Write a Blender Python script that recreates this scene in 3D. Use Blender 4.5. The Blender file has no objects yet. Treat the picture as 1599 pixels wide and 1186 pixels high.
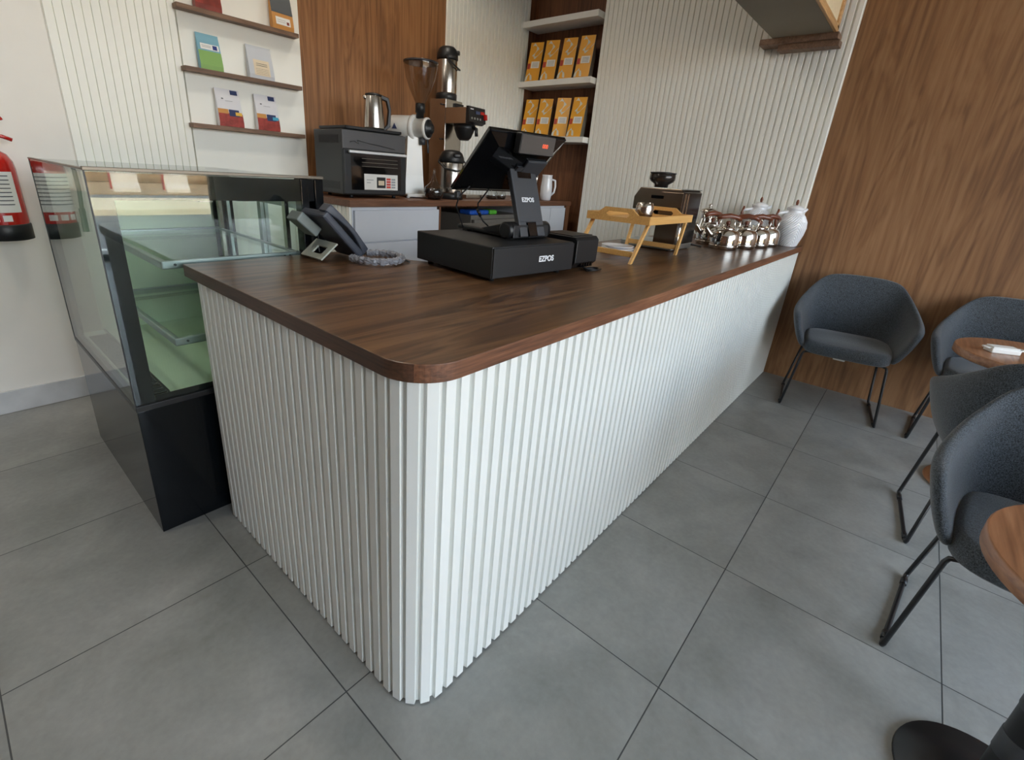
import bpy, bmesh, math, random
from mathutils import Vector, Matrix
random.seed(7)
PI = math.pi
S = bpy.context.scene
COL = S.collection

# ------------------------------------------------------------------ camera, world, sun, exposure
cd = bpy.data.cameras.new('camera'); cam = bpy.data.objects.new('camera', cd); COL.objects.link(cam)
RR = [[0.664868441623965, -0.7441957320559743, 0.06420800356803529],
      [-0.2273010963148673, -0.28345402293317046, -0.9316587510977724],
      [0.7115364832154286, 0.6048359523645022, -0.3576161402687889]]
r, d, f = [Vector(a).normalized() for a in RR]
m = Matrix(((r.x, -d.x, -f.x), (r.y, -d.y, -f.y), (r.z, -d.z, -f.z)))
cam.matrix_world = Matrix.Translation((-0.4467, -0.7837, 1.2974)) @ m.to_4x4()
cd.sensor_width = 36.0; cd.lens = 36.0 * 744.37 / 1599.0
cd.shift_x = (799.5 - 759.79) / 1599.0; cd.shift_y = -(593.0 - 554.833) / 1599.0
cd.clip_start = 0.02; cd.clip_end = 300
S.camera = cam

W = bpy.data.worlds.new('sky'); S.world = W; W.use_nodes = True
nt = W.node_tree; bg = nt.nodes['Background']
LAMP_W = 6.0        # watts of each ceiling downlight
tcw = nt.nodes.new('ShaderNodeTexCoord'); sepw = nt.nodes.new('ShaderNodeSeparateXYZ')
rw = nt.nodes.new('ShaderNodeValToRGB')
nt.links.new(tcw.outputs['Generated'], sepw.inputs[0]); nt.links.new(sepw.outputs['Z'], rw.inputs[0])
rw.color_ramp.elements[0].position = 0.0; rw.color_ramp.elements[0].color = (0.93, 0.95, 0.97, 1)
rw.color_ramp.elements[1].position = 0.7; rw.color_ramp.elements[1].color = (0.56, 0.73, 1.0, 1)
nt.links.new(rw.outputs[0], bg.inputs['Color'])
bg.inputs['Strength'].default_value = 7.0

sd = bpy.data.lights.new('sun', 'SUN'); sun = bpy.data.objects.new('sun', sd); COL.objects.link(sun)
sd.energy = 26.0; sd.angle = 0.01; sd.color = (1.0, 0.93, 0.82)
sun.rotation_euler = Vector((0.25, -0.75, -0.9)).to_track_quat('-Z', 'Y').to_euler()
sun.location = (0, 4, 8)

YW = -4.5      # inner face of the shop window wall
def portal(name, x0, x1, z0, z1):
    l = bpy.data.lights.new(name, 'AREA'); o = bpy.data.objects.new(name, l); COL.objects.link(o)
    l.shape = 'RECTANGLE'; l.size = x1 - x0; l.size_y = z1 - z0
    o.location = ((x0 + x1) / 2, YW - 0.16, (z0 + z1) / 2)
    o.rotation_euler = (PI / 2, 0, 0)     # faces +Y, into the room
    l.cycles.is_portal = True
portal('window_portal', -1.5, 2.2, 0.05, 3.15)
portal('window_portal', 2.3, 3.5, 1.15, 3.15)

S.view_settings.view_transform = 'Standard'
S.view_settings.look = 'None'
S.view_settings.gamma = 1.0
S.view_settings.use_curve_mapping = False
S.view_settings.exposure = 0.64
S.cycles.max_bounces = 10; S.cycles.diffuse_bounces = 8; S.cycles.glossy_bounces = 5
S.cycles.transparent_max_bounces = 24; S.cycles.transmission_bounces = 8
S.cycles.caustics_reflective = False; S.cycles.caustics_refractive = False
S.cycles.sample_clamp_indirect = 6.0
S.cycles.use_denoising = True

# ------------------------------------------------------------------ materials
def srgb(*c):
    o = []
    for v in c:
        v = v / 255.0
        o.append(v / 12.92 if v <= 0.04045 else ((v + 0.055) / 1.055) ** 2.4)
    return tuple(o) + (1.0,)
MATS = {}
def pbr(name, color, rough=0.5, metal=0.0, bump=0.0, bscale=200.0, coat=0.0, var=0.0, vscale=8.0, spec=None, emit=None, emits=0.0):
    if name in MATS: return MATS[name]
    mt = bpy.data.materials.new(name); mt.use_nodes = True; n = mt.node_tree; b = n.nodes['Principled BSDF']
    b.inputs['Base Color'].default_value = color; b.inputs['Roughness'].default_value = rough; b.inputs['Metallic'].default_value = metal
    if coat: b.inputs['Coat Weight'].default_value = coat; b.inputs['Coat Roughness'].default_value = 0.08
    if spec is not None: b.inputs['Specular IOR Level'].default_value = spec
    if emit: b.inputs['Emission Color'].default_value = emit; b.inputs['Emission Strength'].default_value = emits
    tc = n.nodes.new('ShaderNodeTexCoord')
    no = n.nodes.new('ShaderNodeTexNoise'); no.inputs['Scale'].default_value = vscale; no.inputs['Detail'].default_value = 5
    n.links.new(tc.outputs['Object'], no.inputs['Vector'])
    rp = n.nodes.new('ShaderNodeValToRGB'); v = max(var, 0.015)
    rp.color_ramp.elements[0].position = 0.3; rp.color_ramp.elements[1].position = 0.7
    rp.color_ramp.elements[0].color = tuple(c * (1 - v) for c in color[:3]) + (1,)
    rp.color_ramp.elements[1].color = tuple(min(1, c * (1 + v)) for c in color[:3]) + (1,)
    n.links.new(no.outputs['Fac'], rp.inputs[0]); n.links.new(rp.outputs[0], b.inputs['Base Color'])
    if bump:
        n2 = n.nodes.new('ShaderNodeTexNoise'); n2.inputs['Scale'].default_value = bscale; n2.inputs['Detail'].default_value = 3
        n.links.new(tc.outputs['Object'], n2.inputs['Vector'])
        bp = n.nodes.new('ShaderNodeBump'); bp.inputs['Strength'].default_value = bump; bp.inputs['Distance'].default_value = 0.002
        n.links.new(n2.outputs['Fac'], bp.inputs['Height']); n.links.new(bp.outputs[0], b.inputs['Normal'])
    MATS[name] = mt; return mt

def wood(name, dark, mid, light, axis='Z', scale=1.0, rough=0.5, coat=0.0, stretch=0.07, planks=0.0, ring=0.5):
    if name in MATS: return MATS[name]
    mt = bpy.data.materials.new(name); mt.use_nodes = True; n = mt.node_tree; b = n.nodes['Principled BSDF']
    b.inputs['Roughness'].default_value = rough
    if coat: b.inputs['Coat Weight'].default_value = coat; b.inputs['Coat Roughness'].default_value = 0.15
    tc = n.nodes.new('ShaderNodeTexCoord')
    def mp(s, st):
        q = n.nodes.new('ShaderNodeMapping'); sc = [s, s, s]; sc['XYZ'.index(axis)] = s * st
        q.inputs['Scale'].default_value = sc; n.links.new(tc.outputs['Object'], q.inputs[0]); return q
    m1 = mp(7.0 * scale, stretch * 1.6); m2 = mp(60.0 * scale, 0.035); m3 = mp(2.2 * scale, 0.25)
    n1 = n.nodes.new('ShaderNodeTexNoise'); n1.inputs['Scale'].default_value = 1.0; n1.inputs['Detail'].default_value = 6; n1.inputs['Distortion'].default_value = 1.1
    n2 = n.nodes.new('ShaderNodeTexNoise'); n2.inputs['Scale'].default_value = 1.0; n2.inputs['Detail'].default_value = 4
    n3 = n.nodes.new('ShaderNodeTexNoise'); n3.inputs['Scale'].default_value = 1.0; n3.inputs['Detail'].default_value = 2
    for a, c in ((m1, n1), (m2, n2), (m3, n3)): n.links.new(a.outputs[0], c.inputs['Vector'])
    # cathedral rings: sine of the warped large noise
    ml = n.nodes.new('ShaderNodeMath'); ml.operation = 'MULTIPLY'; ml.inputs[1].default_value = 40.0
    n.links.new(n1.outputs['Fac'], ml.inputs[0])
    sn = n.nodes.new('ShaderNodeMath'); sn.operation = 'SINE'; n.links.new(ml.outputs[0], sn.inputs[0])
    a1 = n.nodes.new('ShaderNodeMath'); a1.operation = 'MULTIPLY_ADD'; a1.inputs[1].default_value = 0.10 * ring; n.links.new(sn.outputs[0], a1.inputs[0])
    mx = n.nodes.new('ShaderNodeMath'); mx.operation = 'MULTIPLY_ADD'; mx.inputs[1].default_value = 0.42; n.links.new(n2.outputs['Fac'], mx.inputs[0])
    m4 = n.nodes.new('ShaderNodeMath'); m4.operation = 'MULTIPLY_ADD'; m4.inputs[1].default_value = 0.35; n.links.new(n3.outputs['Fac'], m4.inputs[0])
    m4.inputs[2].default_value = 0.11
    n.links.new(m4.outputs[0], mx.inputs[2]); n.links.new(mx.outputs[0], a1.inputs[2])
    rp = n.nodes.new('ShaderNodeValToRGB'); e = rp.color_ramp.elements
    e[0].position = 0.34; e[0].color = dark; e[1].position = 0.66; e[1].color = light
    k = e.new(0.5); k.color = mid
    n.links.new(a1.outputs[0], rp.inputs[0]); n.links.new(rp.outputs[0], b.inputs['Base Color'])
    bp = n.nodes.new('ShaderNodeBump'); bp.inputs['Strength'].default_value = 0.12; bp.inputs['Distance'].default_value = 0.001
    n.links.new(n2.outputs['Fac'], bp.inputs['Height']); n.links.new(bp.outputs[0], b.inputs['Normal'])
    MATS[name] = mt; return mt

def glass(name, tint=(0.95, 0.97, 0.96), ior=1.45, rough=0.0):
    if name in MATS: return MATS[name]
    mt = bpy.data.materials.new(name); mt.use_nodes = True; n = mt.node_tree; n.nodes.clear()
    out = n.nodes.new('ShaderNodeOutputMaterial'); mx = n.nodes.new('ShaderNodeMixShader')
    t = n.nodes.new('ShaderNodeBsdfTransparent'); t.inputs['Color'].default_value = tuple(tint) + (1,)
    g = n.nodes.new('ShaderNodeBsdfGlossy'); g.inputs['Roughness'].default_value = rough
    fr = n.nodes.new('ShaderNodeFresnel'); fr.inputs['IOR'].default_value = ior
    geo = n.nodes.new('ShaderNodeNewGeometry')
    # back faces see the same Fresnel as front faces
    fl = n.nodes.new('ShaderNodeVectorMath'); fl.operation = 'SCALE'
    ms = n.nodes.new('ShaderNodeMath'); ms.operation = 'MULTIPLY_ADD'; ms.inputs[1].default_value = -2.0; ms.inputs[2].default_value = 1.0
    lw = n.nodes.new('ShaderNodeLayerWeight'); lw.inputs['Blend'].default_value = 0.5
    pw = n.nodes.new('ShaderNodeMath'); pw.operation = 'POWER'; pw.inputs[1].default_value = 5.0
    f0 = ((ior - 1) / (ior + 1)) ** 2
    ma = n.nodes.new('ShaderNodeMath'); ma.operation = 'MULTIPLY_ADD'; ma.inputs[1].default_value = 1 - f0; ma.inputs[2].default_value = f0
    n.links.new(lw.outputs['Facing'], pw.inputs[0]); n.links.new(pw.outputs[0], ma.inputs[0])
    n.links.new(ma.outputs[0], mx.inputs[0]); n.links.new(t.outputs[0], mx.inputs[1]); n.links.new(g.outputs[0], mx.inputs[2])
    n.links.new(mx.outputs[0], out.inputs[0])
    for q in (fr, geo, fl, ms): n.nodes.remove(q)
    MATS[name] = mt; return mt

M_plaster = pbr('plaster', srgb(236, 233, 226), 0.85, bump=0.05, bscale=120)
M_slat = pbr('white_lacquer', srgb(226, 228, 224), 0.42, var=0.02, vscale=2.5)
M_slatwall = pbr('slat_wall_paint', srgb(237, 237, 230), 0.5, var=0.02, vscale=2)
M_panelw = pbr('white_panel', srgb(242, 242, 234), 0.5, var=0.03, vscale=1.2)
M_walnut_wall = wood('walnut_wall', srgb(108, 72, 42), srgb(143, 98, 60), srgb(166, 121, 79), 'Z', 1.0, 0.55)
M_walnut_far = wood('walnut_wall_far', srgb(106, 72, 46), srgb(138, 99, 65), srgb(157, 117, 81), 'Z', 0.9, 0.55)
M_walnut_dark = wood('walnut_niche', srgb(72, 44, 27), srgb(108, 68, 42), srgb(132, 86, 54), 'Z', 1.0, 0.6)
M_topX = wood('walnut_worktop', srgb(66, 45, 29), srgb(97, 67, 43), srgb(123, 89, 59), 'X', 1.0, 0.33, coat=0.05, ring=0.9)
M_edge = wood('walnut_edge_band', srgb(72, 44, 28), srgb(112, 72, 48), srgb(142, 98, 70), 'X', 3.0, 0.5, ring=0.2)
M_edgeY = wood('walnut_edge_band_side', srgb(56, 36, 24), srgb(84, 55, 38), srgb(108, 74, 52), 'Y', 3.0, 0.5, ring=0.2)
M_shelfw = wood('shelf_wood', srgb(92, 68, 52), srgb(116, 88, 68), srgb(136, 106, 84), 'X', 2.0, 0.55)
M_table = wood('table_wood', srgb(118, 78, 52), srgb(150, 104, 72), srgb(174, 128, 94), 'X', 1.5, 0.4, coat=0.2)
M_bamboo = wood('bamboo', srgb(196, 146, 82), srgb(214, 166, 98), srgb(226, 184, 120), 'X', 3.0, 0.45, ring=0.15)
M_brownhandle = wood('brown_handle_wood', srgb(84, 40, 22), srgb(112, 58, 34), srgb(134, 76, 48), 'X', 4.0, 0.35, coat=0.3)
M_black = pbr('black_plastic', srgb(22, 23, 25), 0.42, bump=0.03, bscale=400)
M_blackm = pbr('black_metal', srgb(24, 24, 26), 0.38, 0.0)
M_blackgl = pbr('black_gloss', srgb(10, 11, 13), 0.05, coat=0.6)
M_caseblk = pbr('black_enamel', srgb(12, 15, 18), 0.12, spec=.35)
M_darkgrey = pbr('dark_grey', srgb(62, 64, 68), 0.45)
M_phone = pbr('phone_grey', srgb(62, 66, 76), 0.45)
M_steel = pbr('brushed_steel', srgb(196, 190, 182), 0.22, 1.0, var=0.04, vscale=40)
M_chrome = pbr('chrome', srgb(226, 222, 216), 0.06, 1.0)
M_alu = pbr('aluminium', srgb(176, 184, 186), 0.32, 1.0)
M_white = pbr('white_plastic', srgb(226, 226, 222), 0.3, coat=0.15)
M_ceramic = pbr('white_ceramic', srgb(232, 233, 236), 0.18, coat=0.4)
M_cab = pbr('white_cabinet', srgb(214, 216, 222), 0.38)
M_grey = pbr('fridge_grey', srgb(118, 112, 104), 0.4)
M_mint = pbr('pale_green_liner', srgb(214, 232, 208), 0.35, var=0.03, vscale=3)
M_red = pbr('extinguisher_red', srgb(178, 26, 18), 0.22, coat=0.5)
M_yellow = pbr('yellow_tag', srgb(214, 206, 40), 0.5)
M_paper = pbr('paper', srgb(228, 228, 224), 0.6)
M_ink = pbr('ink', srgb(70, 72, 80), 0.6)
M_logo = pbr('logo_white', srgb(232, 234, 238), 0.5)
M_marble = pbr('baseboard_stone', srgb(196, 198, 200), 0.3, var=0.12, vscale=7)
M_plastic_wrap = pbr('clear_wrap', srgb(176, 178, 186), 0.16, coat=0.5, bump=1.0, bscale=90)
M_plastic_wrap.node_tree.nodes['Principled BSDF'].inputs['Alpha'].default_value = 0.55
M_clear = glass('clear_glass', (0.88, 0.90, 0.90), 1.8)
M_hopper = glass('smoked_hopper', (0.78, 0.75, 0.70), 1.7, 0.02)
M_caseglass = glass('case_glass', (0.93, 0.975, 0.95), 1.55)
M_window = glass('window_glass', (0.93, 0.95, 0.95), 1.45)
M_led = pbr('led_red', srgb(60, 8, 4), 0.5, emit=(1.0, 0.12, 0.04, 1), emits=.9)

def fabric():
    mt = bpy.data.materials.new('charcoal_tweed'); mt.use_nodes = True; n = mt.node_tree; b = n.nodes['Principled BSDF']
    b.inputs['Roughness'].default_value = 0.9; b.inputs['Sheen Weight'].default_value = 0.25
    tc = n.nodes.new('ShaderNodeTexCoord'); no = n.nodes.new('ShaderNodeTexNoise'); no.inputs['Scale'].default_value = 320; no.inputs['Detail'].default_value = 2
    n.links.new(tc.outputs['Object'], no.inputs['Vector'])
    rp = n.nodes.new('ShaderNodeValToRGB'); rp.color_ramp.elements[0].position = 0.34; rp.color_ramp.elements[1].position = 0.68
    rp.color_ramp.elements[0].color = srgb(24, 28, 32); rp.color_ramp.elements[1].color = srgb(82, 89, 96)
    n.links.new(no.outputs['Fac'], rp.inputs[0]); n.links.new(rp.outputs[0], b.inputs['Base Color'])
    bp = n.nodes.new('ShaderNodeBump'); bp.inputs['Strength'].default_value = 0.35; bp.inputs['Distance'].default_value = 0.002
    n.links.new(no.outputs['Fac'], bp.inputs['Height']); n.links.new(bp.outputs[0], b.inputs['Normal'])
    return mt
M_fabric = fabric()

def floor_mat():
    mt = bpy.data.materials.new('grey_floor_tiles'); mt.use_nodes = True; n = mt.node_tree; b = n.nodes['Principled BSDF']
    tc = n.nodes.new('ShaderNodeTexCoord'); sp = n.nodes.new('ShaderNodeSeparateXYZ'); n.links.new(tc.outputs['Object'], sp.inputs[0])
    def M(op, a, bb=None, c=None):
        q = n.nodes.new('ShaderNodeMath'); q.operation = op
        for i, v in enumerate((a, bb, c)):
            if v is None: continue
            if isinstance(v, (int, float)): q.inputs[i].default_value = v
            else: n.links.new(v, q.inputs[i])
        return q.outputs[0]
    def line(ax):
        u = M('DIVIDE', sp.outputs[ax], 0.6); fr = M('FRACT', M('ADD', u, 100.0)); c = M('ABSOLUTE', M('SUBTRACT', fr, 0.5))
        return M('GREATER_THAN', c, 0.5 - 0.0017 / 0.6)
    g = M('MAXIMUM', line('X'), line('Y'))
    cx_ = M('FLOOR', M('ADD', M('DIVIDE', sp.outputs['X'], 0.6), 100.0)); cy_ = M('FLOOR', M('ADD', M('DIVIDE', sp.outputs['Y'], 0.6), 100.0))
    cb = n.nodes.new('ShaderNodeCombineXYZ'); n.links.new(cx_, cb.inputs[0]); n.links.new(cy_, cb.inputs[1])
    wn = n.nodes.new('ShaderNodeTexWhiteNoise'); n.links.new(cb.outputs[0], wn.inputs['Vector'])
    va = n.nodes.new('ShaderNodeVectorMath'); va.operation = 'MULTIPLY_ADD'; va.inputs[1].default_value = (7, 7, 7)
    n.links.new(wn.outputs['Color'], va.inputs[0]); n.links.new(tc.outputs['Object'], va.inputs[2])
    n1 = n.nodes.new('ShaderNodeTexNoise'); n1.inputs['Scale'].default_value = 3.2; n1.inputs['Detail'].default_value = 8; n1.inputs['Roughness'].default_value = 0.62; n1.inputs['Distortion'].default_value = 0.35
    n2 = n.nodes.new('ShaderNodeTexNoise'); n2.inputs['Scale'].default_value = 60; n2.inputs['Detail'].default_value = 4
    n.links.new(va.outputs[0], n1.inputs['Vector']); n.links.new(va.outputs[0], n2.inputs['Vector'])
    s = M('ADD', M('MULTIPLY', n1.outputs['Fac'], 0.8), M('MULTIPLY', n2.outputs['Fac'], 0.2))
    rp = n.nodes.new('ShaderNodeValToRGB'); e = rp.color_ramp.elements
    e[0].position = 0.33; e[0].color = srgb(126, 127, 123); e[1].position = 0.68; e[1].color = srgb(158, 158, 154)
    n.links.new(s, rp.inputs[0])
    mx = n.nodes.new('ShaderNodeMix'); mx.data_type = 'RGBA'; n.links.new(g, mx.inputs['Factor'])
    n.links.new(rp.outputs[0], mx.inputs['A']); mx.inputs['B'].default_value = srgb(62, 64, 64)
    n.links.new(mx.outputs['Result'], b.inputs['Base Color'])
    rg = M('ADD', M('MULTIPLY', n1.outputs['Fac'], 0.16), 0.30); n.links.new(rg, b.inputs['Roughness'])
    bp = n.nodes.new('ShaderNodeBump'); bp.inputs['Strength'].default_value = 0.5; bp.inputs['Distance'].default_value = 0.001; bp.invert = True
    n.links.new(g, bp.inputs['Height']); n.links.new(bp.outputs[0], b.inputs['Normal'])
    return mt
M_floor = floor_mat()

# ------------------------------------------------------------------ mesh helpers
class MB:
    """collects shapes; build() links them as ONE mesh object"""
    def __init__(s): s.bm = bmesh.new(); s.mi = 0
    def _fin(s, n0):
        s.bm.faces.ensure_lookup_table()
        for f in s.bm.faces[n0:]: f.material_index = s.mi
    def box(s, a, b, bev=0.0, M=None, seg=2):
        n0 = len(s.bm.faces)
        tmp = bmesh.new(); bmesh.ops.create_cube(tmp, size=1.0)
        c = [(a[i] + b[i]) / 2 for i in range(3)]; z = [abs(b[i] - a[i]) for i in range(3)]
        for v in tmp.verts: v.co = Vector((v.co.x * z[0] + c[0], v.co.y * z[1] + c[1], v.co.z * z[2] + c[2]))
        if bev: bmesh.ops.bevel(tmp, geom=list(tmp.edges), offset=min(bev, min(z) * 0.49), segments=seg, profile=0.5, affect='EDGES')
        s.add(tmp, M); return s
    def add(s, tmp, M=None):
        base = [s.bm.verts.new((M @ v.co) if M else v.co.copy()) for v in tmp.verts]
        tmp.verts.index_update()
        for f in tmp.faces:
            try:
                nf = s.bm.faces.new([base[v.index] for v in f.verts]); nf.material_index = s.mi; nf.smooth = f.smooth
            except ValueError: pass
        tmp.free(); return s
    def lathe(s, prof, seg=32, M=None, cap=True):
        """prof: (r, z) list, bottom to top, spun about z"""
        rings = []
        for (r_, z_) in prof:
            ring = []
            for k in range(seg):
                a = 2 * PI * k / seg; p = Vector((r_ * math.cos(a), r_ * math.sin(a), z_))
                ring.append(s.bm.verts.new((M @ p) if M else p))
            rings.append(ring)
        for i in range(len(rings) - 1):
            for k in range(seg):
                fc = s.bm.faces.new((rings[i][k], rings[i][(k + 1) % seg], rings[i + 1][(k + 1) % seg], rings[i + 1][k])); fc.smooth = True; fc.material_index = s.mi
        if cap:
            for ring, rev in ((rings[0], True), (rings[-1], False)):
                fc = s.bm.faces.new(list(reversed(ring)) if rev else ring); fc.material_index = s.mi
        return s
    def cyl(s, r_, z0, z1, seg=32, M=None, bev=0.0):
        b_ = min(bev, r_ * .4, (z1 - z0) * .4)
        pr = [(r_ - b_, z0), (r_, z0 + b_), (r_, z1 - b_), (r_ - b_, z1)] if b_ else [(r_, z0), (r_, z1)]
        return s.lathe(pr, seg, M)
    def tube(s, pts, r_, seg=10, M=None, closed=False, taper=None):
        pts = [Vector(p) for p in pts]; n = len(pts); rings = []
        up = None
        for i, p in enumerate(pts):
            if closed: t = (pts[(i + 1) % n] - pts[i - 1]).normalized()
            else: t = (pts[min(i + 1, n - 1)] - pts[max(i - 1, 0)]).normalized()
            if up is None:
                up = Vector((0, 0, 1)) if abs(t.z) < 0.9 else Vector((1, 0, 0))
            a = (up - t * up.dot(t)).normalized(); up = a; b = t.cross(a)
            rr_ = r_ if not taper else r_ * taper[i]
            ring = []
            for k in range(seg):
                q = p + (a * math.cos(2 * PI * k / seg) + b * math.sin(2 * PI * k / seg)) * rr_
                ring.append(s.bm.verts.new((M @ q) if M else q))
            rings.append(ring)
        rng = range(n) if closed else range(n - 1)
        for i in rng:
            A, B = rings[i], rings[(i + 1) % n]
            for k in range(seg):
                fc = s.bm.faces.new((A[k], A[(k + 1) % seg], B[(k + 1) % seg], B[k])); fc.smooth = True; fc.material_index = s.mi
        if not closed:
            for ring, rev in ((rings[0], True), (rings[-1], False)):
                fc = s.bm.faces.new(list(reversed(ring)) if rev else ring); fc.material_index = s.mi
        return s
    def prism(s, poly, z0, z1, M=None, bev=0.0):
        tmp = bmesh.new(); vs = [tmp.verts.new((x, y, z0)) for x, y in poly]; f0 = tmp.faces.new(vs)
        rs = bmesh.ops.extrude_face_region(tmp, geom=[f0])
        for v in [g for g in rs['geom'] if isinstance(g, bmesh.types.BMVert)]: v.co.z = z1
        bmesh.ops.recalc_face_normals(tmp, faces=tmp.faces)
        if bev: bmesh.ops.bevel(tmp, geom=list(tmp.edges), offset=bev, segments=2, profile=0.5, affect='EDGES')
        s.add(tmp, M); return s
    def loft(s, rows, closed=False, M=None, smooth=True, cap=False):
        R_ = [[s.bm.verts.new((M @ Vector(p)) if M else Vector(p)) for p in row] for row in rows]
        for i in range(len(R_) - 1):
            n = len(R_[i]); rg = range(n) if closed else range(n - 1)
            for k in rg:
                fc = s.bm.faces.new((R_[i][k], R_[i][(k + 1) % n], R_[i + 1][(k + 1) % n], R_[i + 1][k])); fc.smooth = smooth; fc.material_index = s.mi
        if cap:
            fc = s.bm.faces.new(list(reversed(R_[0]))); fc.material_index = s.mi
            fc = s.bm.faces.new(R_[-1]); fc.material_index = s.mi
        return s
    def build(s, name, mats, parent=None, recalc=True, split=False):
        if split:
            s.bm.verts.index_update(); comp = {}; out = []
            todo = set(s.bm.verts)
            while todo:
                st = [todo.pop()]; isl = set(st)
                while st:
                    v = st.pop()
                    for e_ in v.link_edges:
                        w_ = e_.other_vert(v)
                        if w_ in todo: todo.discard(w_); isl.add(w_); st.append(w_)
                out.append(isl)
            out.sort(key=lambda i_: min(v.index for v in i_)); res = []
            for isl in out:
                q = MB(); mp_ = {v: q.bm.verts.new(v.co) for v in sorted(isl, key=lambda v: v.index)}
                for f_ in s.bm.faces:
                    if f_.verts[0] in isl:
                        nf = q.bm.faces.new([mp_[v] for v in f_.verts]); nf.smooth = f_.smooth; nf.material_index = f_.material_index
                res.append(q.build(name, mats, parent))
            s.bm.free(); return res
        if recalc: bmesh.ops.recalc_face_normals(s.bm, faces=s.bm.faces)
        me = bpy.data.meshes.new(name); s.bm.to_mesh(me); s.bm.free()
        for mt in (mats if isinstance(mats, (list, tuple)) else [mats]): me.materials.append(mt)
        o = bpy.data.objects.new(name, me); COL.objects.link(o)
        if parent is not None: o.parent = parent
        return o

def rot(ax, a): return Matrix.Rotation(a, 4, ax)
def tr(x, y, z): return Matrix.Translation((x, y, z))
def thing(name, label, cat, loc=(0, 0, 0), rotz=0.0, group=None):
    o = bpy.data.objects.new(name, None); COL.objects.link(o); o.empty_display_size = 0.1
    o.location = loc; o.rotation_euler = (0, 0, rotz); o['label'] = label; o['category'] = cat
    if group: o['group'] = group
    return o
def tag(o, label, cat, group=None):
    o['label'] = label; o['category'] = cat
    if group: o['group'] = group
    return o
def struct(o): o['kind'] = 'structure'; return o
def copy_tree(o, loc=None, rotz=None, label=None, parent=None):
    c = o.copy(); COL.objects.link(c); c.parent = parent
    if parent is None:
        if loc is not None: c.location = loc
        if rotz is not None: c.rotation_euler = (0, 0, rotz)
        if label: c['label'] = label
    for ch in list(o.children): copy_tree(ch, parent=c)
    return c
def subsurf(o, lv=2):
    md = o.modifiers.new('sub', 'SUBSURF'); md.levels = lv; md.render_levels = lv
    for p in o.data.polygons: p.use_smooth = True
    return o
def text(name, body, size, mat, parent, M, depth=0.0006, bold=0.0, align='CENTER'):
    cu = bpy.data.curves.new(name, 'FONT'); cu.body = body; cu.size = size; cu.extrude = depth; cu.offset = bold
    cu.align_x = align; cu.align_y = 'CENTER'
    t = bpy.data.objects.new(name, cu); COL.objects.link(t)
    dg = bpy.context.evaluated_depsgraph_get(); me = bpy.data.meshes.new_from_object(t.evaluated_get(dg))
    bpy.data.objects.remove(t); me.transform(M); me.materials.clear(); me.materials.append(mat)
    o = bpy.data.objects.new(name, me); COL.objects.link(o); o.parent = parent; return o

def slats(mb, path, normal, z0, z1, pitch, s0, s1, face=0.64, depth=0.011, slope=0.10, off=0.0):
    """extrude a slatted profile along a path; path(s)->(x,y), normal(s)->outward (nx,ny)"""
    n = int(round((s1 - s0) / pitch)); pitch = (s1 - s0) / n
    lo, hi = [], []
    def pt(s_, dd):
        x, y = path(s_); nx, ny = normal(s_); return (x - nx * dd, y - ny * dd)
    pts = []
    for k in range(n):
        a = s0 + k * pitch; g = (1 - face) / 2 - slope / 2
        pts += [pt(a, depth), pt(a + pitch * g, depth), pt(a + pitch * (g + slope), 0), pt(a + pitch * (1 - g - slope), 0), pt(a + pitch * (1 - g), depth)]
    pts.append(pt(s1, depth))
    rows = [[(x, y, z0) for x, y in pts], [(x, y, z1) for x, y in pts]]
    mb.loft(rows, smooth=False)

# ------------------------------------------------------------------ the room
XW, YL, XS, ZC = 3.587, 2.421, -4.0, 3.3
b = MB(); b.box((XS, YW - 0.15, -0.05), (XW + 0.3, YL + 0.1, 0)); struct(b.build('floor', M_floor))
b = MB(); b.box((XS - .1, YW - 0.3, ZC), (XW + 0.3, YL + 0.1, ZC + 0.1)); struct(b.build('ceiling', M_plaster))
b = MB(); b.box((XS, YL, 0), (XW + 0.3, YL + 0.1, ZC)); struct(b.build('wall_left', M_plaster))
b = MB(); b.box((XS - 0.1, YW - .15, 0), (XS, YL + 0.1, ZC)); struct(b.build('wall_side', M_plaster))
# far wall with the niche (Y 1.625 .. 2.42) cut out of it
b = MB(); b.box((XW, YW - .15, 0), (XW + 0.14, 1.625, ZC)); b.box((XW + 0.14, YW - .15, 0), (XW + 0.24, YL + .1, ZC)); struct(b.build('wall_far', M_plaster))
# window wall: sill, head, piers
b = MB()
b.box((XS, YW - .15, 3.15), (XW, YW, ZC)); b.box((XS, YW - .15, 0), (-1.6, YW, 3.15)); b.box((2.2, YW - .15, 0), (2.3, YW, 3.15)); b.box((2.3, YW - .15, 0), (XW, YW, 1.15))
struct(b.build('wall_window', M_plaster))
def shop_window(name, x0, x1, mull, zl=0.0):
    b = MB(); y0, y1 = YW - .11, YW - .04
    b.box((x0, y0, zl), (x1, y1, zl + 0.08)); b.box((x0, y0, 3.09), (x1, y1, 3.15))
    for x in [x0 + .03] + mull + [x1 - .03]: b.box((x - .03, y0, zl + 0.08), (x + .03, y1, 3.09))
    o = struct(b.build(name, M_blackm))
    g = MB(); g.box((x0 + .06, YW - .08, zl + .08), (x1 - .06, YW - .072, 3.09)); g.build('pane', M_window, o)
shop_window('window_1', -1.6, 2.2, [0.2])
shop_window('window_2', 2.3, XW, [], 1.15)
b = MB(); b.box((XS, YW, 0), (XS + .01, YL, ZC)); struct(b.build('added_bounce_absorber', M_walnut_dark))  # unseen dark sheet added over the side wall to cut its bounce light
# stone baseboard along the white wall
b = MB(); b.box((XS, YL - 0.012, 0), (0.9, YL, 0.115), 0.002); struct(b.build('baseboard_left', M_marble))
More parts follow.
